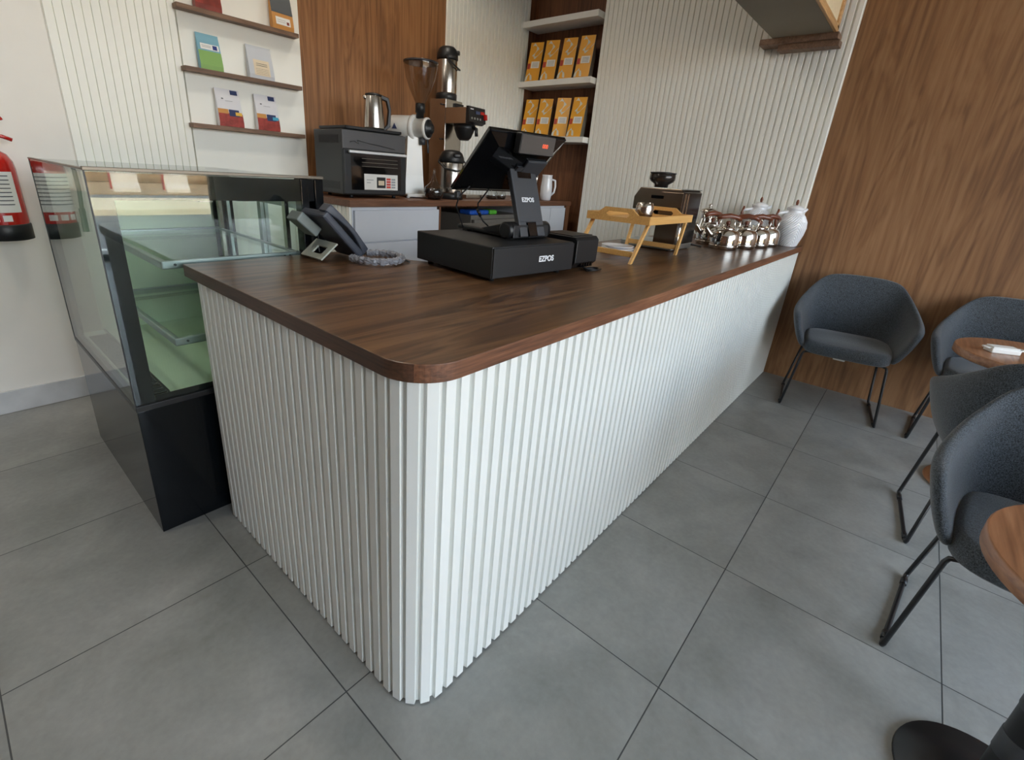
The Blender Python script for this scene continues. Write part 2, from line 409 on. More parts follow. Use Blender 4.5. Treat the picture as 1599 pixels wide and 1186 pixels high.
# cladding of the left wall: slats, white display panel, walnut, slats
b = MB(); x0, x1 = 0.100, 0.638
slats(b, lambda s: (s, YL - 0.016), lambda s: (0, -1), 0.0, ZC, 0.0358, x0, x1, face=0.88, depth=0.010, slope=0.02)
b.box((x0, YL - 0.005, 0), (x1, YL, ZC)); struct(b.build('trim_1', M_panelw, recalc=False))
b = MB(); b.box((0.641, YL - 0.022, 0), (1.318, YL, ZC), 0.0015); struct(b.build('trim_2', M_panelw))
b = MB(); b.box((1.318, YL - 0.006, 0), (2.555, YL, ZC)); struct(b.build('trim_3', M_walnut_wall))
b = MB(); x0, x1 = 2.555, XW
slats(b, lambda s: (s, YL - 0.022), lambda s: (0, -1), 0.0, ZC, 0.043, x0, x1, face=0.70, depth=0.010, slope=0.03)
b.box((x0, YL - 0.011, 0), (x1, YL, ZC)); struct(b.build('trim_4', M_slatwall, recalc=False))
# far wall: slats between niche and walnut, walnut to the window wall, niche lining
b = MB(); slats(b, lambda s: (XW - 0.022, 1.625 - s), lambda s: (-1, 0), 0.0, ZC, 0.041, 0.0, 1.625 + 0.152, face=0.68, depth=0.010, slope=0.04)
b.box((XW - 0.011, -0.152, 0), (XW, 1.625, ZC)); struct(b.build('trim_5', M_slatwall, recalc=False))
b = MB(); b.box((XW - 0.008, YW, 0), (XW, -0.152, ZC)); struct(b.build('trim_6', M_walnut_far))
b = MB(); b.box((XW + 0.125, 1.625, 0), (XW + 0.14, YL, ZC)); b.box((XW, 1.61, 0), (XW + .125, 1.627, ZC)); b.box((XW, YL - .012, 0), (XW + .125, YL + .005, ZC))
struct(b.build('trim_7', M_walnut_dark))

# round ceiling downlights along the shelves and the back counter
M_lamp = pbr('lamp_disc', srgb(255, 250, 240), .5, emit=(1.0, .93, .82, 1), emits=3.0)
lp = [(-1.3, 1.35, 'round ceiling downlight above the fire extinguisher'), (0.45, 1.35, 'round ceiling downlight above the pastry display case'), (1.9, 1.75, 'round ceiling downlight above the coffee grinder on the back counter')]
for x_, y_, lab in lp:
    t = thing('ceiling_downlight', lab, 'ceiling light', (x_, y_, ZC), 0, 'round ceiling downlights')
    b = MB(); b.lathe([(.13, -.012), (.15, -.012), (.152, 0), (.13, 0)], 40, cap=False); b.build('rim', M_white, t)
    b = MB(); b.lathe([(.0, -.006), (.13, -.006)], 40, cap=False); b.build('diffuser', M_lamp, t)
    ld = bpy.data.lights.new('downlight', 'AREA'); ld.shape = 'DISK'; ld.size = .26; ld.energy = LAMP_W; ld.color = (1.0, .92, .80)
    lo = bpy.data.objects.new('downlight_lamp', ld); COL.objects.link(lo); lo.location = (x_, y_, ZC - .02); lo.parent = None

# ------------------------------------------------------------------ the street outside the shop window
M_pave = pbr('street_paving', srgb(176, 170, 158), 0.8, var=0.08, vscale=2)
M_asph = pbr('asphalt', srgb(92, 92, 94), 0.9, var=0.1, vscale=3)
M_kerb = pbr('kerb_sand', srgb(206, 188, 158), 0.85, var=0.12, vscale=1.5)
M_dirt = pbr('dirt_bank', srgb(150, 120, 88), 0.9, var=0.2, vscale=1.2)
M_line = pbr('road_paint', srgb(236, 236, 230), 0.7)
M_liney = pbr('road_paint_yellow', srgb(226, 176, 50), 0.7)
b = MB(); b.box((-40, -5.3, -.9), (55, YW - .15, -.3)); struct(b.build('ground', M_pave))
b = MB(); b.box((-40, -15.2, -.9), (55, -5.3, -.6)); b.mi = 1
b.box((-40, -7.9, -.6), (55, -7.76, -.597)); b.box((-40, -9.2, -.6), (55, -9.04, -.597)); b.mi = 2; b.box((-40, -5.8, -.6), (55, -5.6, -.597))
struct(b.build('ground', [M_asph, M_line, M_liney]))
b = MB(); b.box((-40, -19.4, -.9), (55, -15.2, -.42), 0.03); struct(b.build('ground', M_kerb))
b = MB(); b.box((-40, -23.2, -.9), (55, -19.4, -.6)); struct(b.build('ground', M_asph))
b = MB(); b.box((-40, -70, -.9), (70, -23.2, -.55)); b.box((-40, -34, -.6), (70, -31.5, 1.9), .3); struct(b.build('ground', M_dirt))
M_barw = pbr('barrier_white', srgb(230, 214, 196), 0.7); M_barr = pbr('barrier_red', srgb(168, 52, 48), 0.7)
def barrier():
    t = thing('road_barrier', 'x', 'barrier', (0, 0, 0), 0, 'road barriers reflected in the display case glass')
    q = MB(); pf = [(-.3, 0), (.3, 0), (.3, .15), (.12, .4), (.09, .85), (-.09, .85), (-.12, .4), (-.3, .15)]
    q.prism(pf, -0.5, 0.5, M=Matrix(((0, 0, 1, 0), (1, 0, 0, 0), (0, 1, 0, 0), (0, 0, 0, 1)))); q.build('body', M_barw, t)
    q = MB(); q.box((-.56, -.09, .1), (-.502, .09, .86)); q.build('end_block', M_barr, t)
    return t
b0 = barrier()
for k, w_ in enumerate(('leftmost', 'second from left', 'third from left', 'rightmost')):
    lab = 'pale road barrier mirrored in the display case glass, %s' % w_
    o = b0 if k == 0 else copy_tree(b0)
    o['label'] = lab; o.location = (3.7 + k * 2.05, -24.6, -.55)

# ------------------------------------------------------------------ the service counter
XL, YF, HT, HB = 0.074, -0.184, 0.960, 0.921
RC = 0.095
YEND = 0.90
L1 = (YEND - 0.008) - (YF + RC)            # straight left flank
LA = RC * PI / 2
L2 = (XW - 0.024) - (XL + RC)
def cpath(s):
    if s < L1: return (XL, YEND - 0.008 - s)
    if s < L1 + LA:
        a = (s - L1) / RC; return (XL + RC - RC * math.cos(a), YF + RC - RC * math.sin(a))
    return (XL + RC + (s - L1 - LA), YF)
def cnorm(s):
    if s < L1: return (-1, 0)
    if s < L1 + LA:
        a = (s - L1) / RC; return (-math.cos(a), -math.sin(a))
    return (0, -1)
t = thing('service_counter', 'white fluted counter base with rounded corner under the walnut worktop', 'counter', (0, 0, 0))
b = MB(); slats(b, cpath, cnorm, 0.006, HB, 0.0395, 0.0, L1 + LA + L2, face=0.68, depth=0.011, slope=0.08)
b.build('fluted_panel', M_slat, t, recalc=False)
b = MB()      # the carcass behind the panel: two wings
b.box((XL + 0.012, YF + 0.10, 0.0), (0.72, YEND - 0.01, HB - 0.001)); b.box((0.16, YF + 0.012, 0.0), (XW - 0.024, 0.585, HB - 0.001))
arc = [(XL + 0.012 + (RC - .0) - (RC) * math.cos(a), YF + 0.012 + RC - RC * math.sin(a)) for a in [i * PI / 16 for i in range(9)]]
b.prism(arc + [(0.5, YF + .012), (0.5, 0.3), (XL + .012, 0.3)], 0.0, HB - 0.0015)
b.build('carcass', M_slat, t)
# L-shaped worktop with the rounded outer corner
e = 0.013; R2 = RC + e
yb, xi, yi = 0.955, 0.765, 0.620
poly = [(XL - e, yb)]
for i in range(17):
    a = i / 16 * PI / 2; poly.append((XL - e + R2 - R2 * math.cos(a), YF - e + R2 - R2 * math.sin(a)))
poly += [(XW - 0.023, YF - e), (XW - 0.023, yi), (0.80, yi), (xi, yi + .05), (xi, yb)]
b = MB(); b.prism(poly, HB, HT)
b.bm.normal_update()
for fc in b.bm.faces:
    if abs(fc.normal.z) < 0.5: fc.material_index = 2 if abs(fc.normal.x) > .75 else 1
o = b.build('counter_worktop', [M_topX, M_edge, M_edgeY]); tag(o, 'dark walnut L-shaped worktop with rounded corner on the white fluted counter', 'worktop')
bv = o.modifiers.new('bev', 'BEVEL'); bv.width = 0.002; bv.segments = 2; bv.limit_method = 'ANGLE'; bv.angle_limit = 0.9

# ------------------------------------------------------------------ refrigerated display case
def display_case():
    x0, x1, y0, y1, zb, zt = -0.139, 0.579, 0.962, 1.87, 0.509, 1.237
    t = thing('display_case', 'black based glass pastry display case, empty, at the counter end', 'display case', (0, 0, 0))
    b = MB(); b.box((x0, y0, 0.0), (x1, y1, zb - 0.02), 0.002); b.build('base_cabinet', M_caseblk, t)
    b = MB(); b.box((x0 - .002, y0 - .004, zb - .02), (x1, y1, zb), 0.002); b.build('bottom_rail', M_blackm, t)
    # liner, floor deck
    b = MB(); b.box((x0 + .03, y0 + .02, zb), (x1 - .09, y1 - .02, zb + 0.012)); b.build('floor_deck', M_mint, t)
    b = MB()
    for k in range(46): b.box((x0 + .035, y0 + .03 + k * .017, zb + .013), (x0 + .10, y0 + .038 + k * .017, zb + .018))
    b.mi = 0; b.box((x0 + .102, y0 + .02, zb + .012), (x0 + .107, y1 - .02, zb + .022)); b.build('air_grille', M_blackm, t)
    b = MB(); b.box((x0 + .10, y1 - .03, zb + .012), (x1 - .03, y1 - .015, zt - .12)); b.build('end_liner', M_mint, t)
    # glass panes
    b = MB(); b.box((x0, y0, zb), (x1 - .09, y0 + .006, zt - .008)); b.build('side_glass', M_caseglass, t)
    b = MB(); b.box((x0, y0 + .006, zb), (x0 + .006, y1 - .006, zt - .008)); b.build('front_glass', M_caseglass, t)
    b = MB(); b.box((x0, y1 - .006, zb), (x1 - .09, y1, zt - .008)); b.build('side_glass', M_caseglass, t)
    b = MB(); b.box((x0 - .001, y0 - .001, zt - .008), (x1 - .05, y1, zt - .001)); b.build('top_glass', M_caseglass, t)
    # enamel borders printed behind the near pane
    b = MB(); b.box((x0 + .001, y0 + .007, zb), (x0 + .058, y0 + .0085, zt - .083)); b.box((x0 + .001, y0 + .007, zt - .083), (x1 - .035, y0 + .0085, zt - .008)); b.box((x0 + .059, y0 + .007, zb), (x1 - .09, y0 + .0085, zb + .022))
    b.box((x0 + .001, y1 - .0085, zb), (x0 + .034, y1 - .007, zt - .01)); 
    b.build('enamel_border', M_caseblk, t, split=True)
    b = MB(); b.box((x0 - .003, y0 - .004, zt - .004), (x1, y0 + .012, zt + .006), .0015)
    b.box((x0 - .003, y0, zt - .004), (x0 + .008, y1, zt + .002), .001); b.build('top_trim', pbr('bronze_trim', srgb(112, 104, 92), 0.35, 0.6), t)
    b = MB(); b.box((x0 - .0015, y1 - .004, zb), (x0 + .004, y1 + .0015, zt - .004)); b.box((x0 - .0015, y0 - .0015, zb), (x0 + .002, y0 + .003, zt - .004)); b.build('glass_seam', M_black, t, split=True)
    # light canopy at the service side
    b = MB(); b.box((x0 + .40, y0 + .012, zt - .085), (x1 - .002, y1 - .012, zt - .010), .003); b.build('canopy', M_caseblk, t)
    b = MB(); b.box((x1 - .09, y0, zb), (x1 - .06, y0 + .05, zt - .004), .002); b.box((x1 - .035, y0, zb), (x1, y0 + .06, zt - .004), .003)
    b.box((x1 - .09, y1 - .05, zb), (x1, y1, zt - .004), .002); b.box((x1 - .06, y0, zb), (x1 - .035, y0 + .05, zb + .05)); b.build('post', M_caseblk, t, split=True)
    # sliding doors at the service side
    for (ya, yc, xx) in ((y0 + .05, 1.41, x1 - .055), (1.38, y1 - .05, x1 - .035)):
        b = MB()
        for yy in (ya, yc - .03): b.box((xx - .006, yy, zb + .01), (xx + .008, yy + .03, zt - .09))
        for zz in (zb + .01, zt - .12): b.box((xx - .006, ya, zz), (xx + .008, yc, zz + .03))
        dr = b.build('sliding_door', M_alu, t); b = MB(); b.box((xx - .001, ya + .03, zb + .04), (xx + .002, yc - .03, zt - .12)); b.build('pane', M_caseglass, dr)
    b = MB()
    for yy in (1.07, 1.72): b.box((x1 - .105, yy, zb), (x1 - .09, yy + .025, zt - .09))
    b.build('shelf_upright', M_steel, t, split=True)
    # shelves
    for z_ in (0.965, 0.703):
        b = MB(); b.box((0.022, 1.0, z_ - .010), (0.478, 1.79, z_ - .004)); sh = b.build('shelf', M_caseglass, t)
        b = MB(); b.box((0.012, .994, z_ - .026), (0.03, 1.796, z_ + .001), .004); b.box((0.012, .992, z_ - .026), (0.486, 1.008, z_ + .001), .004)
        b.box((0.012, 1.782, z_ - .026), (0.486, 1.796, z_ + .001), .004); b.box((0.47, .994, z_ - .026), (0.486, 1.796, z_ + .001), .004)
        b.build('shelf_rim', M_alu, sh)
        b = MB()
        for xx in (.05, .42, .44): b.cyl(.004, 0, .003, 12, M=tr(xx, .992, z_ - .012) @ rot('X', PI / 2))
        b.build('screw', M_darkgrey, sh, split=True)
    b = MB()
    for z_ in (0.94, 0.68):
        for yy in (1.06, 1.72): b.box((.05, yy, z_ - .012), (x1 - .10, yy + .012, z_))
    b.build('shelf_bracket', M_steel, t, split=True)
    b = MB(); b.box((.16, 1.02, zt - .092), (.20, 1.78, zt - .086)); b.build('lamp_strip', M_white, t)
    return t
display_case()

# ------------------------------------------------------------------ fire extinguisher on the white wall
def extinguisher():
    t = thing('fire_extinguisher', 'red fire extinguisher with black foot hanging on the white wall', 'fire extinguisher', (-0.225, 2.324, 0.876))
    r0 = 0.087
    b = MB(); b.lathe([(r0 * .97, 0), (r0, .01), (r0, .30), (r0 * .96, .33), (r0 * .80, .36), (r0 * .5, .378), (.028, .385), (.028, .40)], 40); b.build('cylinder', M_red, t)
    b = MB(); b.lathe([(r0 * .9, -.004), (r0 * 1.04, 0), (r0 * 1.04, .064), (r0 * 1.0, .068)], 40); b.build('foot', M_black, t, split=True)
    b = MB(); b.lathe([(.030, .395), (.034, .40), (.034, .425), (.028, .43)], 20); b.build('collar', M_yellow, t)
    b = MB(); b.box((-.02, -.016, .428), (.022, .016, .452), .004); b.cyl(.014, .40, .47, 16); b.build('valve', M_chrome, t)
    b = MB(); b.tube([(-.01, 0, .452), (.02, 0, .468), (.05, 0, .49), (.085, 0, .506)], .007, 8); b.build('lever', M_red, t)
    b = MB(); b.tube([(-.01, 0, .440), (.03, 0, .441), (.07, 0, .432), (.10, 0, .42)], .008, 8); b.build('handle', M_red, t)
    b = MB()
    for k in range(1):
        rows = []
        for z_ in (.12, .29): rows.append([((r0 + .0008) * math.cos(a), (r0 + .0008) * math.sin(a), z_) for a in [math.radians(-165 + i * 6) for i in range(21)]])
        b.loft(rows)
    lb = b.build('label', M_paper, t)
    b = MB()
    for k in range(8):
        z_ = .275 - k * .017
        b.loft([[((r0 + .0014) * math.cos(a), (r0 + .0014) * math.sin(a), zz) for a in [math.radians(-155 + i * 6) for i in range(17)]] for zz in (z_ - .004, z_)])
    b.build('label_text', M_ink, lb)
    b = MB()
    for k in range(3):
        b.loft([[((r0 + .001) * math.cos(a), (r0 + .001) * math.sin(a), zz) for a in [math.radians(-150 + k * 28 + i * 4) for i in range(6)]] for zz in (.082, .108)])
    b.build('pictogram', M_paper, t, split=True)
    b = MB(); b.tube([(-.02, 0, .44), (-.08, -.02, .43), (-.115, -.02, .36), (-.118, -.02, .22), (-.112, -.02, .12)], .009, 8); b.tube([(-.112, -.02, .13), (-.11, -.02, .02)], .013, 8); b.build('hose', M_black, t)
    b = MB(); b.box((-.03, .03, .35), (.03, .097, .42)); b.box((-.02, -.02, .40), (.02, .05, .412)); b.build('wall_bracket', M_darkgrey, t)
    return t
extinguisher()

# ------------------------------------------------------------------ display shelves and pouches on the white panel
SHZ = [2.000, 1.721, 1.448]
for i, (z_, lab) in enumerate(zip(SHZ, ('topmost narrow walnut picture shelf on the white panel', 'middle narrow walnut picture shelf on the white panel', 'lowest narrow walnut picture shelf on the white panel'))):
    b = MB(); b.box((0.626, YL - .082, z_ - .022), (1.282, YL - .0225, z_), .001); o = b.build('picture_shelf', M_shelfw); tag(o, lab, 'shelf', 'picture shelves on the white panel')
def pouch(name, label, x, zb, w, h, blocks, lines, group, yaw=0.0, side=None):
    """stand-up pouch leaning back on a picture shelf; blocks: (u0,v0,u1,v1,material) in face units"""
    t = thing(name, label, 'pouch', (x, YL - .058, zb), yaw, group)
    Ml = rot('X', math.radians(-5))
    rows = []
    for v_, th in ((0, .026), (.12, .034), (.45, .026), (.8, .012), (.93, .004), (1, .003)):
        z_ = v_ * h; ww = w * (1 - .03 * v_)
        rows.append([(-ww / 2, -th / 2, z_), (ww / 2, -th / 2, z_), (ww / 2, th / 2, z_), (-ww / 2, th / 2, z_)])
    b = MB(); b.loft(rows, closed=True, cap=True, M=Ml, smooth=False); b.build('bag', blocks[0][4], t)
    def fy(v_):
        ks = ((0, .026), (.12, .034), (.45, .026), (.8, .012), (.93, .004), (1, .003))
        for (a, ta), (c, tb_) in zip(ks, ks[1:]):
            if a <= v_ <= c: return -(ta + (tb_ - ta) * (v_ - a) / (c - a)) / 2
        return -.002
    def patch(u0, v0, u1, v1, lift):
        vs = sorted(set([v0, v1] + [q for q in (.12, .45, .8, .93) if v0 < q < v1]))
        q = MB(); ww = lambda v_: w * (1 - .03 * v_)
        q.loft([[((u0 - .5) * ww(v_), fy(v_) - lift, v_ * h), ((u1 - .5) * ww(v_), fy(v_) - lift, v_ * h)] for v_ in vs], M=Ml, smooth=False)
        return q
    for k, (u0, v0, u1, v1, mt) in enumerate(blocks[1:]): patch(u0, v0, u1, v1, .0006 + .0003 * k).build('print', mt, t)
    if lines:
        q = MB()
        for (u0, v0, u1, v1) in lines:
            vs = [v0, v1]
            q.loft([[((u0 - .5) * w, fy(v_) - .0022, v_ * h), ((u1 - .5) * w, fy(v_) - .0022, v_ * h)] for v_ in vs], M=Ml, smooth=False)
        q.build('lettering', M_ink, t)
    return t
P_blue = pbr('pouch_blue', srgb(120, 168, 186), .45); P_green = pbr('pouch_green', srgb(132, 172, 96), .45); P_flag = pbr('pouch_navy', srgb(36, 52, 120), .5)
P_grey = pbr('pouch_silver', srgb(196, 200, 206), .4); P_cream = pbr('pouch_cream', srgb(222, 206, 178), .5)
P_white = pbr('pouch_white', srgb(218, 218, 222), .35); P_red = pbr('pouch_red', srgb(150, 58, 50), .4, var=.3, vscale=40); P_orange = pbr('pouch_orange', srgb(200, 142, 74), .5)
P_navy = pbr('pouch_dark_blue', srgb(44, 56, 96), .4); P_yel = pbr('pouch_yellow_tag', srgb(222, 178, 70), .5); P_cyan = pbr('pouch_cyan_tag', srgb(70, 160, 190), .5)
P_char = pbr('pouch_charcoal', srgb(78, 82, 86), .5); P_maroon = pbr('pouch_maroon', srgb(128, 50, 40), .4, var=.25, vscale=30)
GP = 'coffee pouches on the picture shelves'
def ln(u0, u1, vs, th=.012): return [(u0, v, u1, v + th) for v in vs]
pouch('coffee_pouch', 'blue and green pouch with white leaf mark on middle picture shelf', 0.767, SHZ[1], .118, .172, [(0, 0, 1, 1, P_blue), (0, 0, 1, .52, P_green), (.12, .56, .94, .72, M_paper), (.66, .58, .86, .70, P_flag)], ln(.18, .58, (.62, .66), .008), GP, .05)
pouch('coffee_pouch', 'silver grey pouch with cream label on middle picture shelf', 1.041, SHZ[1], .15, .170, [(0, 0, 1, 1, P_grey), (.20, .10, .84, .58, P_cream)], ln(.3, .74, (.46, .40), .012) + ln(.26, .78, (.30, .25, .2, .15), .006), GP, .06)
for (x_, tagm, lb_) in ((.838, P_yel, 'white and red pouch with yellow tag on lowest picture shelf'), (1.056, P_cyan, 'white and red pouch with light blue tag on lowest picture shelf')):
    pouch('coffee_pouch', lb_, x_, SHZ[2], .138, .195, [(0, 0, 1, 1, P_white), (0, .0, 1, .36, P_red), (0, .34, .42, .46, P_orange), (.44, .28, .86, .46, P_navy), (.70, .31, .97, .40, tagm), (.62, .86, .92, .98, P_navy)], ln(.22, .3, (.72, .735), .014) + ln(.36, .66, (.68,), .007), GP, .05)
pouch('coffee_pouch', 'dark red pouch at the left of topmost picture shelf', 0.786, SHZ[0], .135, .195, [(0, 0, 1, 1, P_maroon), (0, .12, .3, .3, P_red), (0, .5, 1, 1, P_white)], [], GP, .05)
pouch('coffee_pouch', 'charcoal and orange pouch at the right end of topmost picture shelf', 1.194, SHZ[0], .135, .195, [(0, 0, 1, 1, P_orange), (0, .42, 1, 1, P_char), (.16, .12, .84, .32, M_paper), (.66, .15, .78, .23, P_maroon)], ln(.22, .6, (.24, .19), .006), GP, .08)

# ------------------------------------------------------------------ niche shelves and the yellow coffee bags
NZ = [2.570, 2.100, 1.640]
for z_, lab in zip(NZ, ('topmost white shelf in the walnut niche, empty', 'white niche shelf under the upper row of yellow coffee bags', 'white niche shelf under the lower row of yellow coffee bags')):
    b = MB(); b.box((3.48, 1.630, z_ - .046), (XW + .124, YL - .024, z_), .002); o = b.build('niche_shelf', M_white); tag(o, lab, 'shelf', 'white shelves in the walnut niche')
P_amber = pbr('bag_amber', srgb(224, 158, 34), .38); P_sw = pbr('bag_swirl', srgb(204, 204, 190), .45); P_foil = pbr('bag_foil', srgb(150, 146, 134), .35, .5)
P_rtag = pbr('bag_red', srgb(170, 52, 30), .5)
def coffee_bag(label):
    w, dp, h = .130, .080, .322
    t = thing('coffee_bag', label, 'coffee bag', (0, 0, 0), 0, 'yellow coffee bags in the niche')
    prof = ((0, 1.0, 1.0), (.05, 1.02, 1.05), (.5, 1.0, .95), (.72, .98, .62), (.88, .97, .22), (.93, .97, .07), (1, .97, .05))
    rows = []
    for v_, ww, dd in prof:
        a, c = w * ww / 2, dp * dd
        rows.append([(-.0, 0, 0)] and [(0, a, v_ * h), (0, -a, v_ * h), (c, -a * .98, v_ * h), (c, a * .98, v_ * h)])
    # front face at x=0 (looks to -x), depth to +x; the back is upright so the top leans back
    def sx(v_, dd): return 0.0
    b = MB(); b.loft(rows, closed=True, cap=True, smooth=False); b.build('foil_body', P_foil, t)
    b = MB(); b.loft([[(-.0006, w * ww / 2 * .99, v_ * h), (-.0006, -w * ww / 2 * .99, v_ * h)] for v_, ww, dd in prof], smooth=False); b.build('front_panel', P_amber, t)
    def strip(pts, wd, lift):
        q = MB(); rows = []
        for i, (u, v_) in enumerate(pts):
            p0 = pts[max(0, i - 1)]; p1 = pts[min(len(pts) - 1, i + 1)]
            tx, ty = (p1[0] - p0[0]) * w, (p1[1] - p0[1]) * h; L = math.hypot(tx, ty) or 1
            nx, ny = -ty / L, tx / L
            y_, z_ = (.5 - u) * w, v_ * h
            rows.append([(-lift, y_ - nx * -wd / 2 * 1, z_ + ny * wd / 2), (-lift, y_ + nx * -wd / 2 * 1, z_ - ny * wd / 2)])
        q.loft(rows, smooth=False); return q
    sw = [(.22, .93), (.30, .955), (.45, .93), (.58, .87), (.60, .81), (.50, .76), (.38, .71), (.32, .65), (.38, .61), (.52, .61), (.70, .67), (.84, .74), (.96, .80)]
    strip(sw, .023, .0012).build('swirl', P_sw, t)
    sw2 = [(.04, .02), (.06, .10), (.14, .17), (.26, .20), (.36, .17), (.40, .10), (.42, .03)]
    strip(sw2, .020, .0012).build('swirl', P_sw, t)
    b = MB(); b.box((-.0022, (.5 - .22) * w, .32 * h), (-.0006, (.5 - .02) * w, .46 * h)); b.build('red_patch', P_rtag, t)
    b = MB(); b.box((-.0026, (.5 - .88) * w, .34 * h), (-.0006, (.5 - .28) * w, .51 * h)); lb = b.build('label', M_paper, t)
    b = MB()
    for k in range(4): b.box((-.0032, (.5 - .80) * w, (.37 + k * .033) * h), (-.0026, (.5 - .36) * w, (.378 + k * .033) * h))
    b.build('lettering', M_ink, lb)
    for ch in t.children_recursive:
        for v in ch.data.vertices: v.co.x += .24 * v.co.z
    return t
ordn = ('leftmost', 'second from left', 'third from left', 'rightmost')
cb0 = None
for ri, (zs, rn) in enumerate(((NZ[1], 'upper'), (NZ[2], 'lower'))):
    for k in range(4):
        lab = 'yellow coffee bag with white swirl, %s in the %s niche row' % (ordn[k], rn)
        y_ = 2.262 - k * .176 + (0, .01, -.01, .012)[k] * (1 if ri else .3)
        if cb0 is None: cb0 = coffee_bag(lab); o = cb0
        else: o = copy_tree(cb0, label=lab)
        o.location = (3.500, y_, zs + .0005); o.rotation_euler = (0, 0, math.radians((14, 14, 12, 10)[k] + (0, 2, 6, -2)[k] * ri))

# ------------------------------------------------------------------ bulkhead over the counter
t = thing('bulkhead', 'taupe bulkhead box with wooden trim hanging from ceiling above the counter', 'bulkhead', (0, 0, 0))
M_taupe = pbr('taupe_board', srgb(132, 122, 104), .6, var=.06, vscale=3)
M_beige = pbr('woven_beige', srgb(222, 206, 172), .8, bump=.3, bscale=160, var=.05, vscale=60)
M_oak = wood('pale_oak', srgb(170, 128, 80), srgb(196, 154, 104), srgb(212, 174, 126), 'X', 2.0, .5)
b = MB(); b.box((0.4, -.048, 2.223), (3.44, .288, ZC), .002); b.build('box', M_taupe, t)
b = MB(); b.box((0.4, -.053, 2.258), (3.425, -.0485, ZC)); b.build('side_panel', M_beige, t)
b = MB(); b.box((0.4, -.065, 2.221), (3.48, -.049, 2.258), .002); b.box((3.425, -.065, 2.24), (3.48, -.049, ZC), .002); b.build('oak_edge', M_oak, t)
b = MB(); b.box((3.44, -.078, 2.188), (XW - .023, .358, 2.223), .002); b.box((3.47, -.088, 2.155), (XW - .023, .248, 2.189), .002); b.box((3.4405, -.048, 2.222), (XW - .023, .288, ZC)); b.build('wall_cleat', M_shelfw, t)

# ------------------------------------------------------------------ cash drawer, till, printer
def cash_drawer():
    t = thing('cash_drawer', 'black metal cash drawer with white EZPOS lettering on the walnut worktop', 'cash drawer', (0.947, 0.398, HT), math.radians(-6))
    w, d_ = .413, .423
    b = MB(); b.box((-w / 2, -d_ / 2 + .004, .014), (w / 2, d_ / 2, .117), .003); b.build('housing', M_black, t)
    b = MB(); b.box((-w / 2 + .002, -d_ / 2 - .003, .017), (w / 2 - .002, -d_ / 2 + .004, .113), .001); fr = b.build('drawer_front', M_black, t)
    text('logo', 'EZPOS', .027, M_logo, fr, tr(.052, -d_ / 2 - .0034, .066) @ rot('X', PI / 2), .0004, .0008)
    b = MB()
    for sx in (-1, 1):
        for sy in (-1, 1): b.cyl(.011, 0, .015, 16, M=tr(sx * .17, sy * .17, 0))
    b.build('foot', M_black, t, split=True)
    return t
cash_drawer()
